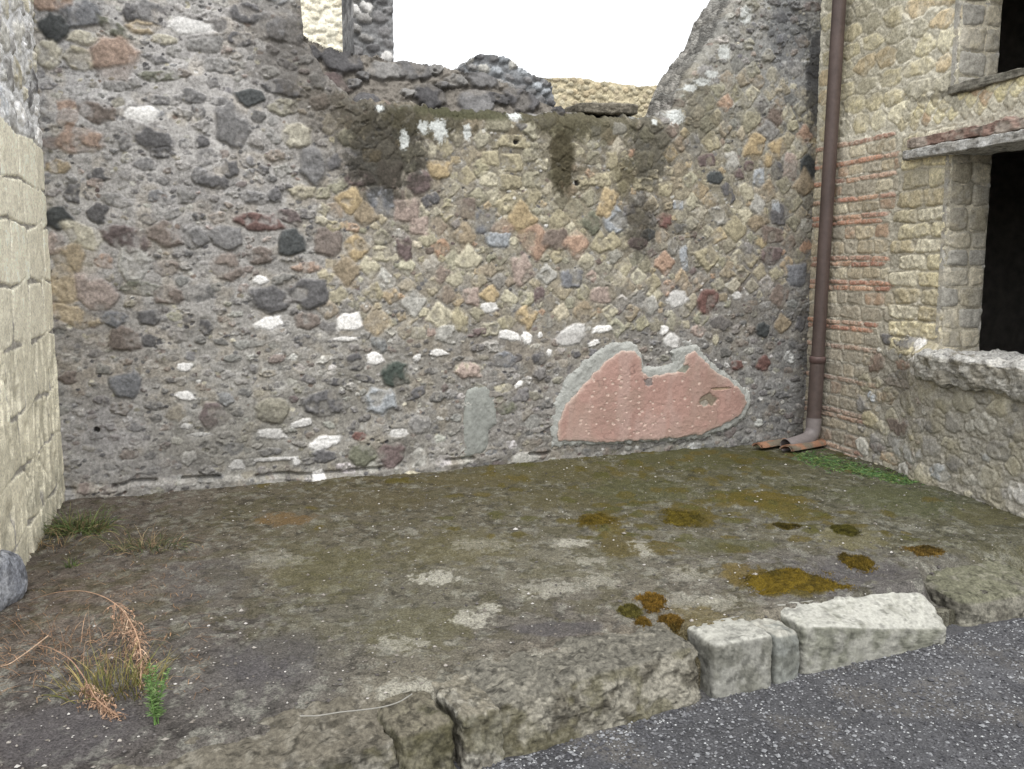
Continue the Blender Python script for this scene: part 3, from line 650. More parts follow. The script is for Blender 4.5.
# ------------------------------------------------------------------ left wall of squared tuff blocks
def build_left_wall():
    root = thing("block_wall", "cream tuff block wall end at the left with rough mortared rubble above", "wall", tuple(L0 + UL * .5))
    w = Relief(L0, UL, NL, -.02, 2.5, .05, 4.3, .007)
    S_, H_ = w.Sg, w.Hg
    n1 = fbm2(S_ * 6, H_ * 6, 101, 4); n2 = fbm2(S_ * 24, H_ * 24, 102, 4, .6); n3 = fbm2(S_ * 70, H_ * 70, 103, 3)
    zsplit = pl(45, 150)[1]
    up = sstep(zsplit - .05, zsplit + .05, H_ + .08 * (n1 - .5))[..., None]
    w.C = (1.7 * mute((156, 150, 138), .7) * (1 - up) + 2.5 * mute((172, 172, 171), .7) * up) * (.55 + .35 * n1 + .32 * n2 + .24 * n3)[..., None]
    w.D = .02 * (n1 - .5) + .016 * (n2 - .5) * (1 + up[..., 0]) + .008 * (n3 - .5)
    r = np.random.default_rng(31); sd = 900
    # rubble part
    ac = []
    for rad in (.10, .07, .05, .035):
        for _ in range(700):
            a, b = r.uniform(0, 2.5), r.uniform(zsplit + .02, 4.28)
            if any(math.hypot(a - q[0], b - q[1]) < (rad + q[2]) * .9 for q in ac): continue
            ac.append((a, b, rad)); sd += 1
            key = r.choice(['pa', 'pg', 'wh', 'gr', 'dg', 'ye', 'lb', 'dk'], p=[.22, .2, .14, .16, .08, .1, .06, .04])
            w.stone(a, b, rad, rad * r.uniform(.5, .85), radians(r.uniform(-25, 25)), mute(PAL[key], .6, 2.3) * r.uniform(.85, 1.12), prot=.012, p=3, seed=sd, irr=.24, cover=.7)
    # courses of blocks
    zs = [zsplit, pl(47, 193)[1], pl(47, 229)[1], pl(48, 281)[1], pl(50, 333)[1], pl(52, 388)[1], pl(55, 434)[1], pl(56, 487)[1], .02]
    first = [.30, .22, .21, .33, .24, .40, .26, .38]
    for i in range(8):
        z1, z0 = zs[i], zs[i + 1]; x = -.02; k = 0
        while x < 2.5:
            wd = first[i] if k == 0 else r.uniform(.34, .52)
            f = i / 7.0
            c = 1.9 * (1.12 * mute((205, 200, 182), 1.0) * (1 - sstep(.35, .75, f)) + 1.1 * mute((192, 186, 164), .9) * sstep(.35, .75, f))
            sd += 1; k += 1
            w.stone(x + wd / 2, (z0 + z1) / 2, wd / 2 - .006, (z1 - z0) / 2 - .006, 0, c * r.uniform(.9, 1.06), prot=.005, p=16, irr=.03, groove=.003, seed=sd, flat=.04, var=.10, edge=.02, gw=.03)
            x += wd
    # rain-cut flutes down the softer lower blocks
    low = sstep(pl(40, 330)[1] + .15, pl(40, 400)[1], H_)
    fl = fbm2(S_ * 13 + .6 * fbm2(S_ * 3, H_ * 4, 115, 2), H_ * 3.4, 111, 4, .6)
    gr = sstep(.56, .40, fl) * low * sstep(.35, .6, fbm2(S_ * 3, H_ * 3, 114, 3))
    w.D -= .020 * gr
    w.C *= (1 - .18 * gr)[..., None] * np.array([1, 1, 1.0])
    ltu = fbm2(S_ * 20, H_ * 9, 112, 3); w.C *= (.86 + .28 * ltu)[..., None]
    g = sstep(.6, .4, H_)[..., None] * sstep(.4, .65, fbm2(S_ * 9, H_ * 9, 113, 4))[..., None]
    w.C = w.C * (1 - .5 * g) + .5 * g * 1.6 * lin((128, 126, 112))
    child_of(to_obj("masonry", *w.arrays(.5), M_TUF), root)
    return root
left_wall = build_left_wall()

# ------------------------------------------------------------------ house on the right
def build_house():
    root = thing("ruined_house", "weathered yellow tuff and red brick house front with dark square window openings", "house", tuple(R0 + UR * 1.5))
    T0, ZS, ZL, TU, ZU = 1.52, 1.05, 2.40, 1.46, 2.80
    T1 = 3.0; TE = 3.7; ZT = 4.5; st = .0062
    A = Relief(R0, UR, NR, -.1, T0, .05, ZT, st)
    B = Relief(R0, UR, NR, T0, TE, .05, ZS, st)
    Cc = Relief(R0, UR, NR, T0, TE, ZL, ZU, st)
    Dd = Relief(R0, UR, NR, T1, TE, ZS, ZL, .02)
    Ee = Relief(R0, UR, NR, T1, TE, ZU, ZT, .02)
    Ff = Relief(R0, UR, NR, T0, T1, 4.0, ZT, .02)
    pat = [A, B, Cc, Dd, Ee, Ff]
    def proud(S_, H_):                           # the parapet under the window swells forward
        return .11 * sstep(1.05, 1.6, S_ + .1 * (fbm2(S_ * 3, H_ * 3, 121, 2) - .5)) * sstep(1.16, 1.02, H_)
    for w in pat:
        S_, H_ = w.Sg, w.Hg
        n1 = fbm2(S_ * 6, H_ * 6, 131, 4); n2 = fbm2(S_ * 24, H_ * 26, 132, 4, .6); n3 = fbm2(S_ * 80, H_ * 80, 133, 3)
        upf = sstep(2.45, 2.6, H_)[..., None]; lowf = sstep(1.15, .8, H_)[..., None]
        base = 2.0 * (mute((152, 145, 126), .7) * (1 - upf) * (1 - lowf) + 1.2 * mute((162, 156, 136), .7) * upf + mute((140, 135, 122), .75) * lowf)
        w.C = base * (.55 + .4 * n1 + .34 * n2 + .2 * n3)[..., None]
        w.D = .025 * (n1 - .5) + .02 * (n2 - .5) + .009 * (n3 - .5)
        w.base_n = (n1, n2)
    def stone(*a, **k):
        a = list(a)
        y = a[5] @ np.array([.3, .6, .1]); a[5] = (y + (a[5] - y) * (.66 if k.get('p') == 6 and a[5][0] > 1.6 * a[5][2] else .76)) * (2.2 if a[1] > 2.6 else 2.05 if a[1] > .95 else 1.75)
        k['prot'] = k.get('prot', .015) * .55; k['groove'] = k.get('groove', .006) * .55; k.setdefault('cover', .75 if a[1] < 1.05 and a[0] > .7 else .45); k['gw'] = .08
        if a[1] < 1.05 and a[0] > .95: a[5] = a[5] * .65 + .35 * 1.9 * mute((142, 138, 126), .8); k['prot'] *= .7
        for w in pat: w.stone(*a, **k)
    r = np.random.default_rng(41); sd = 2000
    # upper part: worn tuff blocks, and the lozenge facing over the lintel
    z = 2.62
    while z < ZT:
        hgt = r.uniform(.12, .17); x = -.05 + r.uniform(0, .12)
        while x < TE:
            wd = r.uniform(.17, .30)
            strong = x > .75
            if not (x > 1.0 and z < ZU - .02):
                sd += 1
                c = lin(r.choice([(176, 166, 128), (164, 154, 120), (184, 176, 146), (170, 152, 116), (150, 144, 122)])) * r.uniform(.86, 1.1)
                stone(x + wd / 2, z + hgt / 2 + r.uniform(-.012, .012), wd / 2 * r.uniform(.86, .95), hgt / 2 * .88, radians(r.uniform(-3, 3)), c, prot=.016 if strong else .009, p=4.5, irr=.1, groove=.009 if strong else .005, seed=sd, var=.18)
            x += wd
        z += hgt
    for i in range(-2, 26):
        for j in range(4):
            x = 1.02 + i * .118 + (j % 2) * .059 - .02 * j; zz = 2.635 + j * .062
            if x < 1.0 or zz > ZU - .02: continue
            sd += 1
            c = lin(r.choice([(178, 168, 128), (160, 150, 118), (150, 144, 124), (190, 178, 130), (160, 136, 104)])) * r.uniform(.86, 1.08)
            stone(x, zz, .0425, .0425, radians(45 + r.uniform(-6, 6)), c, prot=.014, p=5, irr=.1, groove=.01, seed=sd)
    # banded brick and tuff at the corner
    z = 2.60; k = 0
    def course(z0, hgt, x0, x1, kind):
        nonlocal sd
        x = x0 - r.uniform(0, .1)
        while x < x1:
            wd = r.uniform(.12, .26) if kind == 'tuff' else r.uniform(.16, .32)
            sd += 1
            if kind == 'tuff':
                c = lin(r.choice([(168, 152, 118), (154, 140, 110), (176, 164, 132), (160, 130, 98), (148, 138, 116)])) * r.uniform(.85, 1.1)
                if z0 < 1.3: c = c * .6 + lin((140, 134, 122)) * .35
            else:
                c = lin(r.choice([(176, 122, 88), (166, 112, 84), (180, 136, 100), (160, 118, 94), (176, 140, 112)])) * r.uniform(.85, 1.1)
                if z0 < 1.1: c = c * .55 + lin((136, 124, 110)) * .45
            e = min(x + wd, x1); a = max(x, -.1)
            if e - a > .04: stone((a + e) / 2, z0 + hgt / 2 + r.uniform(-.004, .004), (e - a) / 2 * .97, hgt / 2 * (.86 if kind == 'tuff' else .82), radians(r.uniform(-1.2, 1.2)), c, prot=.014 if kind == 'brick' else .009, p=6, irr=.08, groove=.008, seed=sd, var=.16)
            x += wd
    z = 2.60
    while z > .25:
        nb = int(r.choice([1, 2, 2])); xe = r.uniform(.92, 1.06) if z > 1.4 else r.uniform(.75, 1.0)
        for q in range(nb):
            course(z - .042, .042, -.1, xe - .05 * q, 'brick'); z -= .043
            if z > 2.3: break
        nt_ = int(r.choice([1, 1, 2]))
        for q in range(nt_):
            hgt = r.uniform(.075, .115); course(z - hgt, hgt, -.1, xe, 'tuff'); z -= hgt + .004
    # quoins beside the opening
    z = ZL + .16
    while z > ZS + .03:
        hgt = r.uniform(.095, .14); x = 1.0 + r.uniform(-.06, .06)
        while x < T0 - .06:
            wd = min(r.uniform(.2, .34), T0 - x)
            if T0 - x - wd < .1: wd = T0 - x
            sd += 1
            c = lin(r.choice([(184, 172, 132), (170, 160, 126), (160, 150, 120), (178, 170, 144), (152, 140, 108)])) * r.uniform(.88, 1.1)
            stone(x + wd / 2, z - hgt / 2, wd / 2 * .95, hgt / 2 * .88, radians(r.uniform(-2, 2)), c, prot=.022, p=5, irr=.1, groove=.012, seed=sd, var=.2)
            x += wd
        z -= hgt
    # rubble foot and parapet
    ac = []
    for rad in (.085, .06, .042, .028):
        for _ in range(900):
            a, b = r.uniform(.72, TE), r.uniform(.12, 1.2)
            lim = ZS - .04 if a > 1.35 else 1.2 - (1.0 - min(a, 1.0)) * 1.6
            if b > lim: continue
            if any(math.hypot(a - q[0], b - q[1]) < (rad + q[2]) * .88 for q in ac): continue
            ac.append((a, b, rad)); sd += 1
            key = r.choice(['gr', 'pg', 'pa', 'dg', 'ye', 'yg', 'br', 'wh', 'lb'], p=[.2, .22, .16, .1, .1, .1, .05, .04, .03])
            stone(a, b, rad, rad * r.uniform(.5, .85), radians(r.uniform(-25, 25)), lin(PAL[key]) * r.uniform(.85, 1.1), prot=.022, p=2.5, irr=.22, groove=.009, seed=sd)
    for (px, py, ww, hh, c) in ((902, 427, 20, 15, (98, 76, 70)), (878, 448, 10, 8, (120, 112, 106)), (885, 398, 14, 10, (140, 118, 84)), (900, 383, 24, 8, (140, 128, 116)), (906, 365, 14, 9, (160, 120, 96)), (912, 450, 26, 20, (170, 170, 168)), (890, 458, 16, 9, (178, 150, 112))):
        a, b, m = pr(px, py); sd += 1
        stone(a, b, ww * m * .9, hh * m / 2, 0, lin(c), prot=.02, seed=sd, irr=.2)
    for w in pat:
        S_, H_ = w.Sg, w.Hg
        w.D += proud(S_, H_)
        top = sstep(ZS - .14, ZS, H_) * (S_ > 1.35) * (H_ < ZS + .02)
        w.D -= .05 * top * 0
        n1, n2 = w.base_n
        gm = (sstep(.5, .66, n1) * sstep(1.1, .9, H_) * sstep(1.2, 1.5, S_) * .5)[..., None]
        w.C = w.C * (1 - gm) + gm * 1.5 * mute((150, 140, 104), .7)
        moss = (np.exp(-((H_ - (ZS - .14)) / .06) ** 2) * sstep(.45, .6, n2) * sstep(1.4, 1.55, S_))[..., None]
        w.C = w.C * (1 - .7 * moss) + .7 * moss * lin((112, 104, 66))
        for (tt, zz, rx, rz, c, k_, sx) in ((1.1, .9, .3, .3, (120, 114, 104), .4, 1), (2.0, .6, .6, .4, (150, 146, 132), .35, 2), (.6, 3.3, .5, .7, (140, 130, 100), .3, 3), (1.6, ZU - .03, .6, .04, (90, 86, 76), .6, 4)):
            w.stain(tt, zz, rx, rz, lin(c), k_, seed=200 + sx)
    TH = .31
    arrs = [w.arrays(TH) for w in pat]
    # reveals of the two openings, facing along the street
    for (t0, z0, z1) in ((T0, ZS - .02, ZL + .02), (T0, ZU - .02, 4.02)):
        P = R0 + UR * (t0 + .004)
        j = Relief(P, -NR, UR, -.012, TH, z0, z1, .007)
        S_, H_ = j.Sg, j.Hg
        n1 = fbm2(S_ * 6, H_ * 6, 141, 4); n2 = fbm2(S_ * 26, H_ * 26, 142, 4, .6)
        j.C = np.ones_like(j.C) * 2.1 * mute((142, 138, 128), .7) * (.55 + .45 * n1 + .4 * n2)[..., None]
        j.D = .02 * (n1 - .5) + .02 * (n2 - .5)
        z = z0 - .05
        while z < z1:
            hgt = r.uniform(.11, .17); x = -.02; first = r.uniform(.12, .24)
            for wd in (first, TH + .02 - first):
                sd += 1
                c = lin(r.choice([(160, 154, 136), (150, 142, 118), (146, 144, 136), (168, 160, 136)])) * r.uniform(.85, 1.08)
                y_ = c @ np.array([.3, .6, .1]); c = (y_ + (c - y_) * .6) * 1.8 * np.array([1.03, 1, .94])
                j.stone(x + wd / 2, z + hgt / 2, wd / 2 * .96, hgt / 2 * .92, 0, c, prot=.009, p=7, irr=.09, groove=.006, seed=sd, cover=.4)
                x += wd
            z += hgt
        # worn arris
        j.D -= .03 * np.exp(-np.clip(S_, 0, 1) / .02) * fbm2(S_ * 4, H_ * 14, 144, 3)
        arrs.append(j.arrays(.05))
    child_of(to_obj("masonry", *merge(arrs), M_TUF), root)
    # lintel: plastered timber with a red brick bed above it
    def beam(name, t0, t1, z0, z1, d0, d1, col, mat, seed, col2=None, amp=.012, n=40, tc=None, pn=14):
        c = []
        for z in (z0, z1):
            for (t, dd_) in ((t0, d1), (t1, d1), (t1, d0), (t0, d0)):
                p = R0 + UR * t + NR * dd_; c.append((p[0], p[1], z))
        # long thin: many points along the beam
        return child_of(rock(name, c, mat, col, n=n, pn=pn, amp=amp, sc=9, seed=seed, col2=col2, pit=.010, top_col=tc), root)
    beam("lintel", 1.10, 3.3, 2.375, 2.445, -.27, .075, (214, 213, 208), M_KRB, 3, (178, 175, 168), .016, 110)
    beam("brick_bed", 1.12, 3.3, 2.447, 2.525, -.05, .05, (160, 134, 122), M_TERR, 4, (180, 168, 156), .034, 130, pn=9)
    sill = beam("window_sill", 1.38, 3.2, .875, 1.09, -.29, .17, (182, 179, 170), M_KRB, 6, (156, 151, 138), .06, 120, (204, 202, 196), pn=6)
    beam("window_sill", 1.44, 3.2, 2.755, 2.81, -.29, .03, (150, 146, 134), M_KRB, 8, (110, 106, 96), .016, 50)
    # rooms behind the openings: floor, walls, ceiling
    def room(name, z0, z1):
        t0, t1, d0, d1 = -.3, 3.68, -.36, -4.2
        pts = []
        for z in (z0, z1):
            for (t, dd_) in ((t0, d0), (t1, d0), (t1, d1), (t0, d1)):
                p = R0 + UR * t + NR * dd_; pts.append((p[0], p[1], z))
        q = [(0, 1, 2, 3), (4, 7, 6, 5), (1, 5, 6, 2), (2, 6, 7, 3), (3, 7, 4, 0)]
        V = np.array(pts); cen = V.mean(0); V2 = V + np.sign(V - cen) * .12
        # outer skin makes the shell a solid one
        q2 = [tuple(i + 8 for i in f[::-1]) for f in q]
        rim = []
        for (a, b) in ((0, 1), (1, 5), (5, 4), (4, 0)): rim.append((a, b, b + 8, a + 8))
        return child_of(to_obj(name, np.concatenate([V, V2]), q + q2 + rim, None, M_DARK, smooth=np.zeros(14, bool)), root)
    room("room", .1, 2.62); room("room", 2.82, 4.4)
    return root
house = build_house()

# ------------------------------------------------------------------ walls seen beyond the broken top
def far_wall(name, label, px, dist, thick, pal, base, sd0, stone_r=.05, step=.012, blend=.25):
    """px: outline top in photo points (left to right); dist: metres behind the back wall"""
    P = L0 - NB * dist
    pts = []
    for (x, y) in px:
        q = onplane(x, y, P, NB); pts.append((np.dot(q - P, UB), q[2]))
    pts = np.array(pts)
    hi = lambda s: np.interp(s, pts[:, 0], pts[:, 1]) + .05 * (fbm2(s * 9, s * 0, sd0, 3) - .5)
    s0, s1 = pts[0, 0], pts[-1, 0]
    wv = lambda s: s
    w = Relief(P, UB, NB, s0, s1, .02, 5, step, hi=hi)
    n1 = fbm2(w.Sg * 5, w.Hg * 5, sd0, 4); n2 = fbm2(w.Sg * 22, w.Hg * 22, sd0 + 1, 4, .6)
    w.C = np.ones_like(w.C) * mute(base, .8, 1.5) * (.6 + .4 * n1 + .4 * n2)[..., None]
    w.D = .05 * (n1 - .5) + .04 * (n2 - .5)
    r = np.random.default_rng(sd0); sd = sd0 * 10; ac = np.zeros((3000, 2)); n = 0
    zmin = 2.2
    for _ in range(5000):
        a, b = r.uniform(s0, s1), r.uniform(zmin, pts[:, 1].max())
        if b > np.interp(a, pts[:, 0], pts[:, 1]): continue
        if n and np.hypot(ac[:n, 0] - a, (ac[:n, 1] - b) * 1.3).min() < stone_r * 1.75: continue
        if n >= 2990: break
        ac[n] = (a, b); n += 1; sd += 1
        c = mute(PAL[r.choice(pal)], .7, 1.5) * r.uniform(.8, 1.2) * (1 - blend) + blend * mute(base, .8, 1.5)  # blend fades stones toward the base colour; high values paint in haze
        w.stone(a, b, stone_r * r.uniform(.8, 1.1), stone_r * r.uniform(.5, .8), radians(r.uniform(-30, 30)), c, prot=.03 * (1 - blend), p=2.8, seed=sd, irr=.2, groove=.01 * (1 - blend))
    o = to_obj(name, *w.arrays(thick), M_RUB)
    mid = P + UB * (s0 + s1) / 2; recenter(o, (mid[0], mid[1], 0))
    return tag(o, label, "wall")
far_wall("rubble_pillar", "narrow grey rubble pillar standing beyond the wall, cut by the top of the picture", [(351, -90), (354, -90), (388, -90), (391, -90)], 1.3, .5, ['dk', 'dg', 'gr', 'pg', 'dg', 'wh'], (112, 112, 112), 301, .06)
far_wall("tuff_pier", "pale yellow tuff pier rising beyond the rubble, left of the grey pillar", [(292, -120), (296, -120), (344, -120), (347, -118)], 3.0, .6, ['pa', 'pa', 'ye', 'oc'], (214, 208, 186), 311, .05, blend=.6)  # base lightened and stones faded: distance haze painted into the colour
far_wall("grey_wall_stub", "low grey stone wall stub sloping down to the right beyond the broken top", [(455, 70), (470, 58), (480, 53), (503, 57), (520, 68), (545, 80), (552, 86), (556, 108)], 1.5, .5, ['dk', 'dg', 'gr', 'lb', 'pg', 'dg'], (110, 112, 114), 321, .05)
far_wall("yellow_wall", "far yellow tuff wall with level top seen over the low middle of the rubble wall", [(470, 72), (548, 77), (580, 79), (610, 83), (640, 86), (700, 88)], 5.5, .6, ['ye', 'yb', 'pa', 'yg', 'oc'], (164, 152, 120), 331, .05, blend=.5)  # stone contrast lowered by blend, haze put into the colour
# slab lying on the wall top
def slab_on_wall():
    s0, z0, _ = pb(583, 111); s1 = pb(642, 111)[0]
    c = []
    for z in (2.765, 2.85):
        for (s_, dd_) in ((s0, .02), (s1 + .03, .0), (s1 + .05, -.32), (s0, -.30)):
            p = L0 + UB * s_ + NB * (dd_ - .08); c.append((p[0], p[1], z + .02 * (s_ > s0)))
    o = rock("fallen_slab", c, M_KRB, (130, 124, 112), n=26, pn=8, amp=.008, seed=15, col2=(108, 103, 92))
    recenter(o, tuple(np.array(c)[:4].mean(0))); tag(o, "flat grey brown stone slab lying on the broken wall top", "stone slab")
slab_on_wall()

# ------------------------------------------------------------------ drainpipe at the corner, drain tiles at its foot
def tube(path, rad, nseg=20, cap=True):
    path = np.array(path, float); rad = np.broadcast_to(np.asarray(rad, float), (len(path),))
    T = np.gradient(path, axis=0); T /= np.linalg.norm(T, axis=1)[:, None]
    ref = np.array([0, 1, 0]) if abs(T[0][1]) < .8 else np.array([1, 0, 0])
    V = []; a = np.linspace(0, 2 * np.pi, nseg, endpoint=False); n = ref - T[0] * np.dot(ref, T[0]); n /= np.linalg.norm(n)
    for i in range(len(path)):
        n = n - T[i] * np.dot(n, T[i]); n /= np.linalg.norm(n); b = np.cross(T[i], n)
        V.append(path[i] + rad[i] * (np.cos(a)[:, None] * n + np.sin(a)[:, None] * b))
    V = np.concatenate(V); Q = []
    for i in range(len(path) - 1):
        for k in range(nseg): Q.append((i * nseg + k, i * nseg + (k + 1) % nseg, (i + 1) * nseg + (k + 1) % nseg, (i + 1) * nseg + k))
    return V, np.array(Q)
def jit(V, c, amp=.3, sc=12, seed=0):
    return np.ones((len(V), 3)) * lin(c) * (1 - amp + 2 * amp * fbm3(V, sc, seed, 4))[:, None]
def build_pipe():
    off = .085
    top = R0 + UR * .372 + NR * off; bot = R0 + UR * .262 + NR * off
    zt, zb = 4.4, .36
    def at(z): f = (zt - z) / (zt - zb); p = top * (1 - f) + bot * f; return np.array([p[0], p[1], z])
    root = thing("drainpipe", "brown painted drainpipe running down the wall corner with grey elbow at the foot", "drainpipe", (bot[0], bot[1], FZ))
    zj = pr(826, 362)[1]
    V, Q = tube([at(z) for z in np.linspace(zt, zj - .02, 40)], .051, 24)
    child_of(to_obj("pipe", V, Q, jit(V, (96, 82, 77), .38, 6, 5), M_PIPE), root)
    V, Q = tube([at(z) for z in np.linspace(zj + .03, .42, 16)], .057, 24)
    child_of(to_obj("pipe", V, Q, jit(V, (96, 83, 78), .4, 9, 6), M_PIPE), root)
    V, Q = tube([at(z) for z in (zj + .05, zj + .045, zj + .03, zj + .0, zj - .004)], [.052, .063, .065, .063, .057], 24)
    child_of(to_obj("collar", V, Q, jit(V, (104, 84, 80), .2, 9, 7), M_PIPE), root)
    e0 = at(.44); d_ = -UB * .96 + NB * .22
    pth = [e0, at(.37)]
    for k in range(1, 9):
        a = k / 8 * math.pi / 2; rr = .11
        pth.append(at(.37) * [1, 1, 0] + np.array([0, 0, .37 - rr * math.sin(a)]) + d_ * rr * (1 - math.cos(a)))
    for k in range(1, 6): pth.append(pth[9] + d_ * .045 * k + np.array([0, 0, -.004 * k]))
    rad = [.060] * 2 + [.059] * 8 + [.056] * 5
    V, Q = tube(pth, rad, 24)
    child_of(to_obj("elbow", V, Q, jit(V, (140, 132, 130), .3, 10, 8), M_PIPE), root)
    return root
build_pipe()
def drain_tile(px0, px1, wid, label, seed):
    """half-round fired clay tile bedded in the floor"""
    a, b = onz(*px0, FZ + .03), onz(*px1, FZ + .03); t = unit(b - a); side = np.array([-t[1], t[0], 0]); n = 22; m = 12
    V = []
    for sh, r_ in ((0, wid), (.016, wid - .016)):
        for i in range(n):
            for k in range(m):
                an = math.pi * (k / (m - 1)); p = a + (b - a) * i / (n - 1)
                p = p + side * math.cos(an) * r_ + np.array([0, 0, math.sin(an) * r_ * .62 - .01]); V.append(p)
    V = np.array(V); V += (fbm3(V, 30, seed, 3) - .5)[:, None] * np.array([.012, .012, .010])
    Q = []
    ix = lambda s_, i, k: s_ * n * m + i * m + k
    for s_ in (0, 1):
        for i in range(n - 1):
            for k in range(m - 1):
                q = (ix(s_, i, k), ix(s_, i + 1, k), ix(s_, i + 1, k + 1), ix(s_, i, k + 1)); Q.append(q if s_ else q[::-1])
    for i in (0, n - 1):
        for k in range(m - 1): Q.append((ix(0, i, k), ix(0, i, k + 1), ix(1, i, k + 1), ix(1, i, k)))
    c = jit(V, (160, 122, 98), .35, 14, seed); mm = sstep(.5, .62, fbm3(V, 11, seed + 3, 3))[:, None]; c = c * (1 - mm) + mm * lin((124, 116, 102))
    o = to_obj("drain_tile", V, Q, c, M_TERR); recenter(o, tuple((a + b) / 2 * [1, 1, 0] + [0, 0, FZ])); tag(o, label, "clay tile", "clay tiles at the foot of the drainpipe")
drain_tile((757, 446), (788, 441), .055, "orange clay tile half sunk in the floor left of the pipe elbow", 3)
drain_tile((786, 449), (834, 440), .065, "longer clay tile in front of the pipe elbow, greyed with dirt", 4)

# ------------------------------------------------------------------ ground, road, terrace floor
def kline(f):                                             # front line of the kerb, at road level
    pts = np.array([(-2.9, .95), (-1.5, 1.95), (-.106, 2.79), (.32, 3.03), (.765, 3.27), (1.35, 3.56), (1.93, 3.84), (2.9, 4.3), (4.2, 4.75)])
    return np.interp(f, pts[:, 0], pts[:, 1])
g = to_obj("ground", np.array([(-400, -400, -.03), (400, -400, -.03), (400, 400, -.03), (-400, 400, -.03)]), [(0, 1, 2, 3)], np.ones((4, 3)) * lin((108, 102, 92)), M_SOIL); g["kind"] = "structure"
def sheet(name, x0, x1, y0, y1, step, z):
    w = Relief((0, 0, z), (1, 0, 0), (0, 0, 1), x0, x1, y0, y1, step, up=(0, 1, 0)); return w
# road: dark volcanic grit
w = sheet("road", -3.0, 6.0, -2.0, 5.6, .016, 0.0)
n1 = fbm2(w.Sg * 2, w.Hg * 2, 401, 4); n2 = fbm2(w.Sg * 30, w.Hg * 30, 402, 3, .7)
w.C = np.ones_like(w.C) * lin((86, 86, 88)) * (.3 + .7 * n1 + .7 * n2)[..., None]
for kk, cc in ((.5, (110, 106, 100)), (.4, (62, 62, 66))):
    m_ = sstep(.55, .7, fbm2(w.Sg * 3 + kk * 20, w.Hg * 3, 405, 5, .6))[..., None] * kk; w.C = w.C * (1 - m_) + m_ * lin(cc)
w.D = .025 * (n1 - .5) + .012 * (n2 - .5)
o = to_obj("road", *w.arrays(.05), M_ROAD); o["kind"] = "structure"

# terrace floor
w = sheet("floor", -3.1, 3.9, 1.2, 7.75, .0072, 0.0)
X, Y = w.Sg, w.Hg
inside = Y > kline(X) + .10
rel = X * 0
w.mask = inside & (((np.stack([X - L0[0], Y - L0[1]], -1)) @ NB[:2]) > -.2) & (((np.stack([X - R0[0], Y - R0[1]], -1)) @ NR[:2]) > -.2) & (((np.stack([X - L0[0], Y - L0[1]], -1)) @ NL[:2]) > -.2)
n1 = fbm2(X * 1.6, Y * 1.6, 411, 4); n2 = fbm2(X * 8, Y * 8, 412, 4, .6); n3 = fbm2(X * 45, Y * 45, 413, 3, .7); n4 = fbm2(X * 5 + 4, Y * 5, 414, 5, .6)
FLOORC = [(40, 740, (78, 73, 71)), (150, 560, (100, 93, 86)), (60, 600, (104, 94, 85)), (200, 640, (88, 83, 78)), (270, 680, (86, 83, 82)), (300, 560, (98, 93, 78)), (250, 520, (94, 88, 74)), (400, 500, (88, 83, 69)), (450, 580, (106, 102, 88)), (400, 620, (100, 97, 84)),
          (420, 690, (110, 105, 92)), (560, 480, (90, 86, 68)), (560, 560, (112, 108, 94)), (540, 620, (102, 98, 92)), (600, 650, (112, 104, 92)), (660, 480, (88, 85, 66)), (700, 460, (88, 86, 66)), (780, 480, (92, 90, 70)), (750, 530, (102, 98, 84)), (850, 520, (96, 93, 80)), (820, 580, (104, 100, 98)), (870, 600, (98, 95, 92)), (960, 530, (98, 96, 80)), (930, 500, (92, 92, 74)), (720, 620, (116, 110, 96)), (360, 480, (92, 85, 66)), (120, 510, (100, 92, 84))]
pts = []
for (px, py, c) in FLOORC:
    p = onz(px, py, FZ); pts.append((p[0] * 130, p[1] * 130, c))
w.C = idw(X * 130, Y * 130, pts, 3) * (.38 + .3 * n1 + .42 * n2 + .5 * n3)[..., None]
pk = sstep(.55, .66, fbm2(X * 24, Y * 18, 421, 4, .66))[..., None]; w.C = w.C * (1 - .4 * pk) + .4 * pk * lin((148, 147, 136))
qk = sstep(.57, .66, fbm2(X * 24 + 7, Y * 20, 422, 4, .66))[..., None]; w.C = w.C * (1 - .42 * qk)
rk = sstep(.52, .62, fbm2(X * 9 + 7, Y * 9, 423, 5, .6))[..., None] * sstep(2.9, 3.6, Y)[..., None]; w.C = w.C * (1 - .35 * rk) + .35 * rk * lin((80, 76, 48))
fl_z = FZ + .02 * (n1 - .5) * 2
kd = Y - kline(X)
fl_z = fl_z + .03 * np.exp(-((kd - .1) / .15) ** 2) * (X > .1)
drop = np.interp(X, [-3, .68, .74, 1.9, 2.0, 3], [.34, .34, .20, .20, .45, .45])
fl_z = fl_z - .16 * sstep(1, .45, kd / drop) * (1 - .3 * sstep(.5, .7, n2))
w.D = fl_z + .026 * (n2 - .5) + .012 * (n3 - .5)
def fst(px, py, rx, ry, c, k, add=0, **kw):
    p = onz(px, py, FZ); q = onz(px + 1, py, FZ)[0] - p[0]; e = (onz(px, py - 1, FZ)[1] - p[1])
    w.stain(p[0], p[1], rx * q, ry * e, lin(c), k, add=add, **kw)
MO, OL = (86, 76, 38), (80, 80, 50)
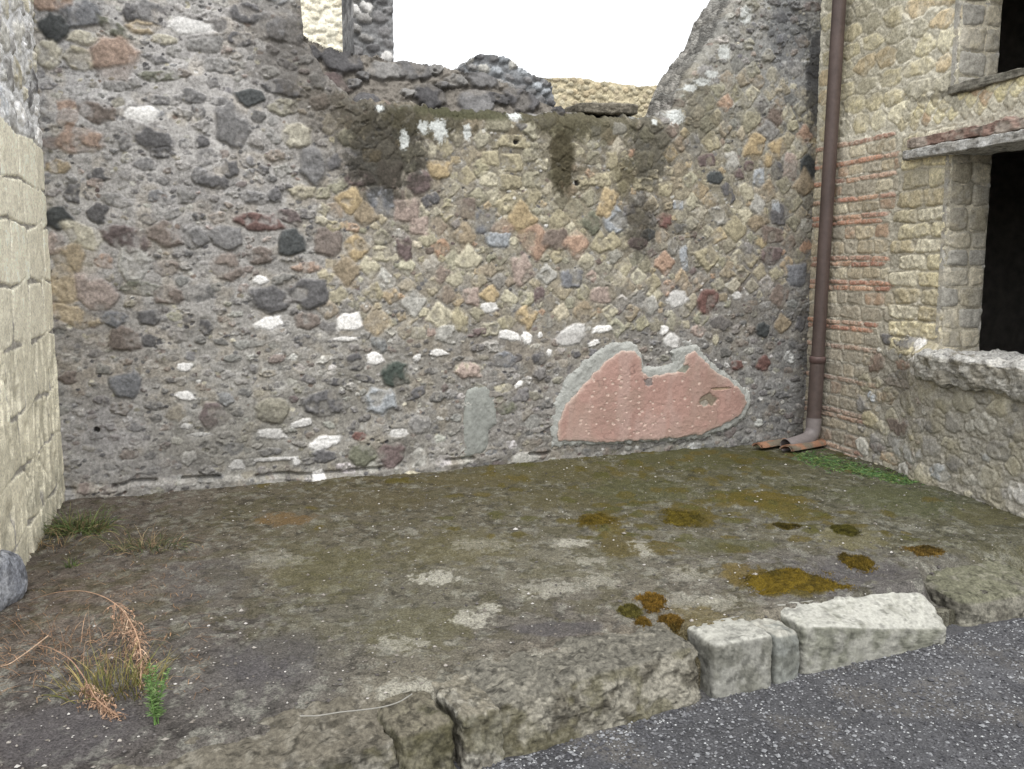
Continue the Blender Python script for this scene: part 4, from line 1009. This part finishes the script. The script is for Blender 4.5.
for i, (px, py, rx, ry, c, k, add) in enumerate(((600, 522, 26, 10, MO, .9, .008), (620, 545, 24, 14, MO, .7, .006), (690, 515, 32, 12, MO, .9, .008), (760, 500, 50, 9, (92, 80, 30), .85, .008), (660, 548, 22, 7, MO, .8, .006), (790, 585, 45, 15, MO, 1, .010), (745, 575, 26, 12, (100, 86, 46), .8, .006), (735, 549, 18, 5, MO, .8, .006),
        (790, 512, 30, 9, (88, 80, 36), .8, .006), (560, 470, 110, 12, (88, 82, 52), .55, .003), (700, 458, 90, 10, (80, 79, 50), .7, .006), (470, 480, 60, 8, (92, 84, 56), .6, .003), (380, 500, 60, 12, (90, 82, 58), .5, .002), (285, 521, 30, 6, (108, 86, 54), .7, .003), (900, 500, 60, 16, (84, 87, 58), .55, .004), (640, 490, 60, 14, OL, .55, .004), (460, 545, 70, 20, (96, 90, 62), .5, 0),
        (330, 570, 60, 26, (92, 88, 60), .5, 0), (420, 630, 60, 24, (96, 92, 68), .5, 0), (990, 515, 40, 10, (94, 90, 62), .6, .004), (720, 545, 60, 8, OL, .5, 0), (850, 540, 40, 12, (112, 106, 74), .5, 0), (560, 500, 60, 10, (84, 78, 50), .55, 0), (300, 640, 60, 24, (92, 88, 66), .35, 0), (700, 620, 30, 20, (110, 98, 60), .5, 0), (705, 655, 16, 10, (86, 80, 40), .8, .004))):
    fst(px, py, rx * 1.25, ry * 1.3, mute(c, .8) if False else c, k, add, seed=i, sc=24, thr=.52, soft=.06)
r_ms = np.random.default_rng(55)
for i in range(150):
    px = r_ms.normal(660, 130); py = 452 + 90 * r_ms.random() ** 1.3
    if 250 < px < 960: fst(px, py, r_ms.uniform(5, 16), r_ms.uniform(2, 4.5), [(84, 76, 34), (78, 76, 40), (92, 82, 42)][i % 3], .75, .004, seed=100 + i, sc=30, thr=.5, soft=.06)
for i, (px, py, rx, ry, k) in enumerate(((433, 577, 30, 8, .8), (570, 543, 22, 5, .8), (640, 548, 14, 9, .6), (470, 618, 26, 9, .7), (490, 607, 14, 5, .8), (545, 588, 40, 10, .5), (400, 645, 34, 10, .5), (600, 580, 30, 8, .4), (480, 545, 40, 8, .3), (690, 575, 30, 8, .4), (540, 660, 60, 10, .4), (420, 690, 60, 14, .55), (590, 560, 20, 6, .5), (680, 600, 40, 8, .35), (270, 560, 50, 10, .25), (720, 600, 26, 10, .4))):
    fst(px, py, rx * 1.4, ry * 1.5, (166, 163, 150), k, 0, seed=40 + i, sc=40, thr=.64, soft=.08)
for i, (px, py, rx, ry, k) in enumerate(((560, 628, 60, 10, .7), (860, 570, 60, 14, .5), (270, 660, 60, 30, .6), (60, 730, 90, 40, .6), (200, 580, 60, 30, .4), (960, 560, 40, 8, .3))):
    fst(px, py, rx, ry, (84, 81, 82), k, 0, seed=70 + i, sc=8, thr=.45)
FLOOR_S = (X[:, 0].copy(), Y[0].copy(), w.D.copy())
def floor_z(x, y):
    i = int(np.clip(np.searchsorted(FLOOR_S[0], x), 0, len(FLOOR_S[0]) - 1)); j = int(np.clip(np.searchsorted(FLOOR_S[1], y), 0, len(FLOOR_S[1]) - 1))
    return float(FLOOR_S[2][i, j])
o = to_obj("terrace_floor", *w.arrays(.02, False), M_SOIL); o["kind"] = "structure"

# ------------------------------------------------------------------ kerb
def hexa(ft, fb, depth_dir, depth, zt, zb=-.04, slope=0):
    """front face from photo points at road level (two), top height, run back"""
    pass
def block(name, label, p0, p1, back0, back1, z0a, z0b, col, col2, seed, amp=.012, n=34, pn=9, group=None, cat="kerb stone", topc=None, zb=-.05, tb=None, colfn=None, front_lean=0, pit=.012, mat=None, fleck=1):
    p0, p1 = np.array(p0, float), np.array(p1, float)
    t = unit(p1 - p0); nrm = np.array([-t[1], t[0]])
    a, b = p0, p1; c_, d_ = p1 + nrm * back1, p0 + nrm * back0
    za, zb_ = z0a, z0b
    ta, tbk = (za, zb_) if tb is None else tb
    fl = nrm * front_lean
    K = [(*a, zb), (*b, zb), (*c_, zb), (*d_, zb), (*(a + fl), za), (*(b + fl), zb_), (*c_, tbk), (*d_, ta)]
    o = rock(name, K, mat or M_KRB, col, n=n, pn=pn, amp=amp, sc=9, seed=seed, col2=col2, top_col=topc, colfn=colfn, pit=pit, fleck=fleck)
    recenter(o, ((a[0] + c_[0]) / 2, (a[1] + c_[1]) / 2, 0)); tag(o, label, cat, group); return o
def k2(px, py): return onz(px, py, 0)[:2]
def mossy(zs):
    def f(X, nv, c):
        m = (sstep(.50, .62, fbm3(X, 9, 501, 4)) * sstep(.4, .9, 1 - np.abs(nv[:, 2] - .3)))[:, None] * .6
        return c * (1 - m) + m * lin((88, 84, 62))
    return f
G = "pale squared kerb blocks"
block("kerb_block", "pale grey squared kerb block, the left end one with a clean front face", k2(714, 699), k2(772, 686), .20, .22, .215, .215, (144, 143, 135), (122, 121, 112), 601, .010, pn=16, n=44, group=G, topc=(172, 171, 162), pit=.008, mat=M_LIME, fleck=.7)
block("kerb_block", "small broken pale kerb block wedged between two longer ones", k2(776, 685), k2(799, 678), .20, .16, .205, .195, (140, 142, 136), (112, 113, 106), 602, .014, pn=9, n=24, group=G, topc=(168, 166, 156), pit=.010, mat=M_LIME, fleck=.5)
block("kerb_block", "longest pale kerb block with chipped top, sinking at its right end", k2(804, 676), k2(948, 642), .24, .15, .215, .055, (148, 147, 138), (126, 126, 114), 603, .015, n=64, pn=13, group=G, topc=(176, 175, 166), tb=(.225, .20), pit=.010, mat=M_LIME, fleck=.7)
block("stone_slab", "broad flat mossy stone slab at the right end of the kerb", k2(966, 630), k2(1060, 611), .62, .62, .12, .115, (126, 123, 112), (98, 95, 86), 604, .028, n=70, pn=9, cat="stone slab", topc=(108, 107, 90), tb=(.21, .21), front_lean=.03)
# rough mortared kerb, broken into lengths
RG = "rough mortared kerb lengths"
rc = dict(amp=.032, pn=13, cat="kerb", group=RG, colfn=mossy(0))
block("rough_kerb", "long rough mortar kerb length, just left of the pale squared blocks", k2(484, 769), k2(708, 700), .36, .30, .17, .20, (138, 134, 122), (92, 88, 78), 611, n=120, pit=.022, topc=(106, 103, 94), tb=(.20, .225), front_lean=.07, **rc)
block("rough_kerb", "short upright pale kerb stone between two dark cracks", np.array([-.15, 2.757]), np.array([-.02, 2.832]), .30, .30, .19, .185, (150, 147, 136), (112, 108, 98), 612, n=44, pit=.02, topc=(122, 117, 104), tb=(.205, .205), front_lean=.03, amp=.026, pn=11, cat="kerb", group=RG, colfn=mossy(0))
block("rough_kerb", "squat mossy brown kerb stone beside a dark crack", np.array([-.335, 2.64]), np.array([-.165, 2.748]), .30, .28, .175, .18, (112, 108, 94), (82, 79, 64), 613, n=44, pit=.02, topc=(106, 101, 88), tb=(.2, .2), front_lean=.04, amp=.028, pn=9, cat="kerb", group=RG, colfn=mossy(0))
block("rough_kerb", "long crumbling kerb length running off the bottom edge", np.array([-1.5, 1.93]), np.array([-.325, 2.64]), .34, .34, .14, .16, (132, 128, 118), (84, 81, 73), 614, n=120, pit=.022, topc=(104, 99, 88), tb=(.20, .205), front_lean=.08, amp=.036, pn=13, cat="kerb", group=RG, colfn=mossy(0))
# grey boulder at the foot of the left wall
p = onz(4, 606, FZ)
def boulder(name, label, p, rx, ry, rz, col, seed):
    K = [(p[0] - rx, p[1] - ry, p[2] - .05), (p[0] + rx, p[1] - ry, p[2] - .05), (p[0] + rx, p[1] + ry, p[2] - .05), (p[0] - rx, p[1] + ry, p[2] - .05),
         (p[0] - rx * .8, p[1] - ry * .8, p[2] + rz), (p[0] + rx * .7, p[1] - ry * .8, p[2] + rz), (p[0] + rx * .7, p[1] + ry * .8, p[2] + rz * .9), (p[0] - rx * .8, p[1] + ry * .8, p[2] + rz)]
    o = rock(name, K, M_KRB, col, n=26, pn=3.2, amp=.02, seed=seed, col2=(140, 143, 150)); recenter(o, tuple(p)); tag(o, label, "stone")
boulder("boulder", "rounded blue grey stone at the foot of the tuff block wall", p + np.array([-.06, .02, .03]), .115, .18, .21, (172, 174, 178), 621)

# ------------------------------------------------------------------ loose grit, chips, litter
def chips(name, pts, sizes, cols, label=None, flat=.6):
    n = len(pts); r = np.random.default_rng(len(name) + n)
    base = np.array([(1, 0, 0), (-1, 0, 0), (0, 1, 0), (0, -1, 0), (0, 0, 1), (0, 0, -1)], float)
    tri = np.array([(0, 2, 4), (2, 1, 4), (1, 3, 4), (3, 0, 4), (2, 0, 5), (1, 2, 5), (3, 1, 5), (0, 3, 5)])
    V = base[None] * r.uniform(.55, 1.2, (n, 6, 1)); a = r.uniform(0, 6.28, n); ca, sa = np.cos(a)[:, None], np.sin(a)[:, None]
    x = V[..., 0] * ca - V[..., 1] * sa; y = V[..., 0] * sa + V[..., 1] * ca
    V = np.stack([x, y, V[..., 2] * flat], -1) * np.asarray(sizes)[:, None, None] + np.asarray(pts)[:, None]
    T = (tri[None] + np.arange(n)[:, None, None] * 6).reshape(-1, 3)
    o = to_obj(name, V.reshape(-1, 3), np.zeros((0, 4), int), np.repeat(cols, 6, 0), M_CHIP, tris=T, smooth=np.zeros(len(T), bool))
    o["kind"] = "stuff"
    return o
r = np.random.default_rng(71)
N = 62000
x = r.uniform(-.6, 4.2, N); y = r.uniform(1.9, 4.9, N); ok = y < kline(x) - .0
xe = r.uniform(-.5, 3.6, 1800); ye = kline(xe) - np.abs(r.normal(0, .07, 1800)) + .01
x, y = np.concatenate([x[ok], xe]), np.concatenate([y[ok], ye])
sz = r.gamma(2.0, .0017, len(x)) + .0022
shade = r.choice([0, 1, 2, 3], len(x), p=[.38, .33, .22, .07])
tone = np.array([(84, 84, 87), (108, 108, 110), (140, 141, 143), (184, 185, 185)])[shade] + r.normal(0, 8, (len(x), 1))
sz = np.where(shade == 3, np.minimum(sz, .0055), sz)
rn1 = fbm2(x * 2, y * 2, 401, 4); rn2 = fbm2(x * 30, y * 30, 402, 3, .7)
chips("gravel", np.stack([x, y, .025 * (rn1 - .5) + .012 * (rn2 - .5) + sz * .25], 1), sz, lin(np.clip(tone, 10, 240)))
N = 16000
x = r.uniform(-2.7, 3.0, N); y = r.uniform(1.9, 6.8, N)
dens = np.clip(.3 + .9 * np.exp(-(((x + .85) / .5) ** 2 + ((y - 3.1) / .6) ** 2)) + .8 * np.exp(-(((x + 1.3) / .6) ** 2 + ((y - 2.5) / .5) ** 2)) + .5 * np.exp(-(((x - .25) / .5) ** 2 + ((y - 3.7) / .3) ** 2)) + .4 * np.exp(-(((x - 1.9) / .6) ** 2 + ((y - 4.4) / .4) ** 2)) + .9 * np.exp(-np.abs(np.stack([x - L0[0], y - L0[1]], 1) @ NB[:2]) / .05), 0, 1)
P3 = np.stack([x, y], 1)
ok = (y > kline(x) + .16) & ((P3 - L0[:2]) @ NB[:2] > .02) & ((P3 - L0[:2]) @ NL[:2] > .03) & ((P3 - R0[:2]) @ NR[:2] > .03) & (r.random(N) < dens)
x, y = x[ok], y[ok]
sz = r.gamma(2., .0015, len(x)) + .0018
shade = r.choice([0, 1, 2, 3], len(x), p=[.3, .36, .22, .12])
tone = np.array([(92, 88, 86), (122, 116, 108), (156, 150, 142), (192, 188, 182)])[shade] + r.normal(0, 8, (len(x), 1))
chips("floor_grit", np.array([(a, b, floor_z(a, b) + c * .25) for a, b, c in zip(x, y, sz)]), sz, lin(np.clip(tone, 10, 240)))

# ------------------------------------------------------------------ moss cushions
def cushion(px, py, wpx, hpx, label, seed, col=(108, 84, 26), hgt=.022):
    p = onz(px, py, FZ); q = onz(px + wpx / 2, py, FZ)[0] - p[0]; e = (onz(px, py - hpx / 2, FZ)[1] - onz(px, py + hpx / 2, FZ)[1]) / 2
    n = 70; a = np.linspace(-1.3, 1.3, n); U_, V_ = np.meshgrid(a, a, indexing='ij')
    rr = np.hypot(U_, V_) + 1.3 * (fbm2(U_ * 2.2 + seed, V_ * 2.2, seed, 5, .65) - .5)
    top = np.clip(1 - rr ** 2, -.4, 1)
    x = p[0] + U_ * q; y = p[1] + V_ * e
    gz = np.array([floor_z(i, j) for i, j in zip(x.ravel(), y.ravel())]).reshape(x.shape)
    z = gz + np.where(top > 0, np.sqrt(np.clip(top, 0, 1)), top) * hgt * (.5 + .7 * fbm2(U_ * 6, V_ * 6, seed + 1, 3) + .35 * fbm2(U_ * 24, V_ * 24, seed + 4, 2)) - .006
    P = np.stack([x, y, z], -1).reshape(-1, 3)
    idx = np.arange(n * n).reshape(n, n); Q = np.stack([idx[:-1, :-1], idx[1:, :-1], idx[1:, 1:], idx[:-1, 1:]], -1)
    mk = (top > -.35); keep = (mk[:-1, :-1] | mk[1:, 1:]); Q = Q[keep]
    c = jit(P, (np.array(col) * 1.0 + np.array([8, 13, 10])), .5, 45, seed); m2 = sstep(.5, .7, fbm3(P, 12, seed + 2, 3))[:, None]; c = c * (1 - .6 * m2) + .6 * m2 * lin((62, 58, 28)); m3 = sstep(.5, .64, fbm3(P, 38, seed + 6, 3))[:, None]; c = c * (.82 - .3 * m3)
    # short shoots all over it and straggling past its edge
    rs = np.random.default_rng(seed); pick = rs.integers(0, n * n, 6000); rr_f = rr.ravel()
    pick = pick[(rr_f[pick] < 1.0 + .22 * rs.random(len(pick)) ** 2)][:2600]
    B = np.stack([P[pick, 0] + rs.normal(0, .004, len(pick)), P[pick, 1] + rs.normal(0, .004, len(pick)), np.maximum(P[pick, 2], gz.ravel()[pick]) - .001], 1)
    an = rs.uniform(0, 6.28, len(pick)); dx_ = np.stack([np.cos(an), np.sin(an), 0 * an], 1) * .0016
    tipv = np.stack([rs.normal(0, .004, len(pick)), rs.normal(0, .004, len(pick)), rs.uniform(.003, .009, len(pick))], 1)
    m_ = len(pick); n0 = len(P)
    P = np.concatenate([P, B - dx_, B + dx_, B + dx_ * .4 + tipv, B - dx_ * .4 + tipv])
    i_ = np.arange(m_) + n0; Q = np.concatenate([Q, np.stack([i_, i_ + m_, i_ + 2 * m_, i_ + 3 * m_], 1)])
    sc_ = c[pick] * rs.uniform(.9, 1.7, (m_, 1)) * np.array([1.0, 1.0, 1.05]); c = np.concatenate([c, sc_, sc_, sc_, sc_])
    o = to_obj("moss_cushion", P, Q, c, M_MOSS); recenter(o, (p[0], p[1], FZ)); tag(o, label, "moss", "moss cushions on the terrace floor")
cushion(856, 563, 30, 14, "round brown green moss cushion on bare grit, behind the longest pale kerb block", 701)
cushion(922, 551, 34, 12, "thin rusty moss cushion nearest the right hand house wall", 702, (112, 84, 36), .014)
cushion(652, 602, 26, 16, "rounded golden moss cushion, largest of the cluster left of the pale blocks", 703, (122, 88, 30))
cushion(644, 626, 13, 15, "small upright golden moss cushion at the front of the cluster", 704, (116, 86, 30))
cushion(671, 621, 20, 10, "small golden moss cushion at the right of the cluster", 705, (116, 84, 32))
cushion(630, 612, 20, 12, "low greenish moss cushion at the left of the cluster", 706, (100, 88, 40), .012)
cushion(797, 583, 96, 26, "broadest golden green moss mat, spreading to the right across the floor", 707, (110, 86, 22), .016)
cushion(845, 531, 24, 9, "small dark moss cushion behind the round one", 708, (92, 82, 32), .014)
cushion(787, 526, 20, 7, "small dark moss cushion level with the pipe foot, in mid floor", 709, (86, 70, 26), .014)
cushion(684, 518, 46, 14, "flat brown moss mat in the middle of the floor below the pink plaster", 710, (100, 82, 26), .012)
cushion(596, 521, 34, 10, "flat brown moss mat left of the other mid floor mat", 711, (106, 84, 28), .012)

# ------------------------------------------------------------------ weeds
class Blades:
    def __init__(s): s.V = []; s.Q = []; s.C = []; s.n = 0
    def ribbon(s, pts, w0, w1, col, twist=None):
        pts = np.array(pts, float); n = len(pts); T = np.gradient(pts, axis=0)
        side = np.cross(T, twist if twist is not None else (0.3, -1, .2)); side /= np.linalg.norm(side, axis=1)[:, None] + 1e-9
        w = np.linspace(w0, w1, n)[:, None]
        V = np.concatenate([pts - side * w, pts + side * w]); s.V.append(V)
        for i in range(n - 1): s.Q.append((s.n + i, s.n + i + 1, s.n + n + i + 1, s.n + n + i))
        s.C.append(np.ones((2 * n, 3)) * lin(col)); s.n += 2 * n
    def tube(s, pts, r0, r1, col):
        V, Q = tube(pts, np.linspace(r0, r1, len(pts)), 6); s.V.append(V); s.Q += [tuple(q + s.n) for q in Q]; s.C.append(np.ones((len(V), 3)) * lin(col)); s.n += len(V)
    def build(s, name, mat=None, parent=None):
        return to_obj(name, np.concatenate(s.V), s.Q, np.concatenate(s.C), mat or M_LEAF, parent)
def arc(p, d, length, droop, n=7):
    """a stalk from p in direction d that bends over by droop"""
    p = np.array(p, float); d = unit(np.array(d, float)); out = [p.copy()]
    for i in range(n - 1):
        d = unit(d + np.array([0, 0, -droop / n])); p = p + d * length / (n - 1); out.append(p.copy())
    return np.array(out)
rw = np.random.default_rng(81)
def tuft(px, py, label, count, length, spread, cols, wd=.0025, name="grass_tuft", droop=1.2, area=.06, cat="grass tuft", lean=(0, 0)):
    p = onz(px, py, FZ); root = np.array([p[0], p[1], floor_z(p[0], p[1]) - .004]); b = Blades()
    for i in range(count):
        a = rw.uniform(0, 6.28); q = rw.uniform(0, 1) ** .6
        st_ = root + np.array([math.cos(a) * area * q * spread[0], math.sin(a) * area * q * spread[1], 0])
        d = (math.cos(a) * .5 * q + lean[0] + rw.normal(0, .25), math.sin(a) * .5 * q + lean[1] + rw.normal(0, .25), 1)
        c = np.array(cols[rw.integers(len(cols))]) * rw.uniform(.8, 1.15)
        b.ribbon(arc(st_, d, length * rw.uniform(.4, 1.1), droop * rw.uniform(.5, 1.4), 5), wd, wd * .2, c, rw.normal(0, 1, 3))
    o = b.build(name); recenter(o, tuple(root)); tag(o, label, cat); return o
GR = [(92, 112, 62), (78, 98, 56), (112, 124, 76), (132, 128, 84)]
tuft(78, 531, "green grass tuft in the corner at the foot of the tuff block wall", 420, .16, (1.7, 1.0), GR + [(140, 124, 90)], area=.10, wd=.0026, droop=2.2)
tuft(147, 548, "thin grey green weed on bare earth, right of the corner tuft", 240, .16, (1.9, .9), [(146, 124, 98), (92, 104, 70), (120, 116, 84), (150, 134, 104), (84, 96, 62)], area=.10, wd=.002, droop=2.4)
tuft(70, 567, "tiny bright green sprout on the brown earth in front of the corner tuft", 30, .06, (1, .8), GR, area=.035)
tuft(611, 455, "tiny grass sprout at the foot of the pink plaster", 26, .09, (.8, .5), [(92, 104, 66), (110, 116, 80)], area=.03)
tuft(50, 545, "wispy dry grass lying against the tuff wall foot", 60, .16, (1.4, 1.2), [(150, 122, 88), (168, 140, 104), (140, 128, 90)], area=.12, droop=2.2, wd=.0016, name="dry_grass")
# creeping green weed by the drain
def creeper():
    b = Blades(); p0 = onz(855, 466, FZ)
    for i in range(2600):
        t = rw.uniform(0, 1); s_ = rw.normal(0, .3)
        px = 800 + 112 * t + rw.normal(0, 6); py = 456 + 27 * t ** 1.15 + s_ * 12 * (1.2 - .8 * t)
        q = onz(px, py, FZ)
        if np.dot(q - R0, NR) < .03: continue
        z = floor_z(q[0], q[1])
        c = np.array([(98, 134, 78), (84, 120, 70), (120, 146, 88), (116, 130, 74)][rw.integers(4)]) * rw.uniform(.8, 1.15)
        a = rw.uniform(0, 6.28)
        b.ribbon(arc((q[0], q[1], z - .003), (math.cos(a), math.sin(a), rw.uniform(.5, 1.8)), rw.uniform(.02, .055), 1.6, 4), .0036, .001, c, rw.normal(0, 1, 3))
    o = b.build("creeping_weed"); recenter(o, (p0[0], p0[1], FZ)); tag(o, "spreading mat of green creeping weed along the foot of the house wall near the drainpipe", "weed")
creeper()
# dry weed with arching stalks
def stalk_path(pxs, zs):
    out = [onz(px, py, z) for (px, py), z in zip(pxs, zs)]
    out = np.array(out)
    t = np.linspace(0, 1, len(out)); tt = np.linspace(0, 1, 40)
    return np.stack([np.interp(tt, t, np.convolve(np.pad(out[:, k], 1, 'edge'), [0, 1, 0], 'valid')) for k in range(3)], 1)
def smooth(P, it=6):
    for _ in range(it): P[1:-1] = (P[:-2] + 2 * P[1:-1] + P[2:]) / 4
    return P
def dry_weed():
    base = onz(138, 690, FZ); root = thing("dry_weed", "dry tan weed with two long arching feathery stalks over bare earth", "weed", tuple(base * [1, 1, 0] + [0, 0, FZ]))
    DRY = [(178, 146, 120), (166, 134, 110), (194, 166, 140), (150, 122, 100)]
    runs = [([(140, 690), (142, 655), (136, 630), (122, 608), (104, 596), (82, 590), (55, 592), (30, 600)], [.2, .26, .31, .34, .35, .33, .29, .22], True, (.35, 1)),
            ([(118, 716), (96, 700), (86, 680), (72, 660), (52, 648), (34, 644)], [.2, .24, .27, .29, .27, .24], True, (0, .35)),
            ([(48, 636), (30, 650), (10, 664), (-6, 668)], [.26, .25, .23, .21], False, (0, 1))]
    for i, (pxs, zs, feather, rng_) in enumerate(runs):
        P = smooth(stalk_path(pxs, zs)); b = Blades(); b.tube(P, .0030, .0012, DRY[i % 3])
        sk_ = child_of(b.build("stalk"), root)
        if i == 2: continue
        f = Blades()
        cnt = (420, 300, 40)[i]
        for k in range(cnt // 3):
            u = rw.uniform(*((0, .5) if i == 0 else (0, .42))); p = P[int(u * 39)]
            d = rw.normal(0, 1, 3) * [1, 1, .5] + (P[max(int(u * 39) - 3, 0)] - p) * 12
            br = arc(p, d, rw.uniform(.02, .085), 1.8, 6); cc = np.array(DRY[rw.integers(4)]) * rw.uniform(.8, 1.15)
            f.ribbon(br, .0011, .0005, cc, rw.normal(0, 1, 3))
            for q in br[2:]:
                for _ in range(2):
                    f.ribbon(arc(q, rw.normal(0, 1, 3) + [0, 0, -.4], rw.uniform(.006, .016), .5, 3), .0022, .0006, cc * rw.uniform(.85, 1.2), rw.normal(0, 1, 3))
        f.build("seed_head", parent=sk_)
dry_weed()
def leafy_sprig():
    b = Blades(); base = onz(156, 724, FZ)
    base[2] = floor_z(base[0], base[1])
    for j in range(5):
        tip = arc(base + rw.normal(0, .008, 3) * [1, 1, 0], (-.12 + rw.normal(0, .14), .15 + rw.normal(0, .1), 1), rw.uniform(.14, .20), .5, 22); b.tube(tip, .0022, .001, (96, 128, 66))
        for i in range(3, 22):
            for k in range(5):
                a = rw.uniform(0, 6.28); b.ribbon(arc(tip[i], (math.cos(a), math.sin(a), .7), .034 * (1.15 - i / 26) * rw.uniform(.7, 1.1), .6, 4), .0026, .0006, np.array([(112, 142, 84), (96, 126, 70), (130, 152, 96)][rw.integers(3)]) * rw.uniform(.85, 1.1), rw.normal(0, 1, 3))
    o = b.build("leafy_weed"); recenter(o, tuple(base)); tag(o, "upright bright green feathery weed sprig by the rough kerb, at the dry weed's right", "weed")
leafy_sprig()
tuft(112, 690, "yellow olive weed clump under the arching dry stalks", 200, .15, (1.8, 1.2), [(136, 128, 76), (120, 122, 70), (150, 134, 88), (110, 104, 64)], area=.10, wd=.002, name="olive_weed", cat="weed", droop=1.0)
tuft(60, 655, "sprawl of brown wispy dead stems on the earth at the left edge", 240, .17, (2.2, 1.5), [(150, 120, 96), (132, 106, 84), (168, 138, 112)], area=.14, wd=.0013, name="dead_stems", cat="weed", droop=2.6)
# fallen straw on the left
b = Blades()
for i in range(700):
    q = onz(rw.uniform(-30, 210), rw.uniform(525, 700), FZ)
    if np.dot(q - L0, NL) < .04: continue
    a = rw.uniform(0, 6.28); l = rw.uniform(.015, .07); z = floor_z(q[0], q[1]) + .003
    b.ribbon([(q[0], q[1], z), (q[0] + math.cos(a) * l / 2, q[1] + math.sin(a) * l / 2, z + rw.uniform(.002, .012)), (q[0] + math.cos(a + .4) * l, q[1] + math.sin(a + .4) * l, z)], .0013, .0008, np.array([(140, 108, 80), (160, 128, 96), (118, 92, 70)][rw.integers(3)]) * rw.uniform(.8, 1.1), (0, 0, 1))
o = b.build("straw_litter"); o["kind"] = "stuff"
# a loop of old wire on the kerb
P = []
for i, (px, py) in enumerate(((300, 716), (318, 716), (340, 712), (362, 710), (384, 707), (400, 702), (412, 694))):
    q = onz(px, py, .235); P.append(q)
P = smooth(np.array([np.interp(np.linspace(0, 1, 40), np.linspace(0, 1, len(P)), np.array(P)[:, k]) for k in range(3)]).T)
V, Q = tube(P, .0022, 8); o = to_obj("wire", V, Q, None, M_WIRE); recenter(o, tuple(P[20])); tag(o, "thin curved piece of pale wire lying across the rough kerb", "wire")
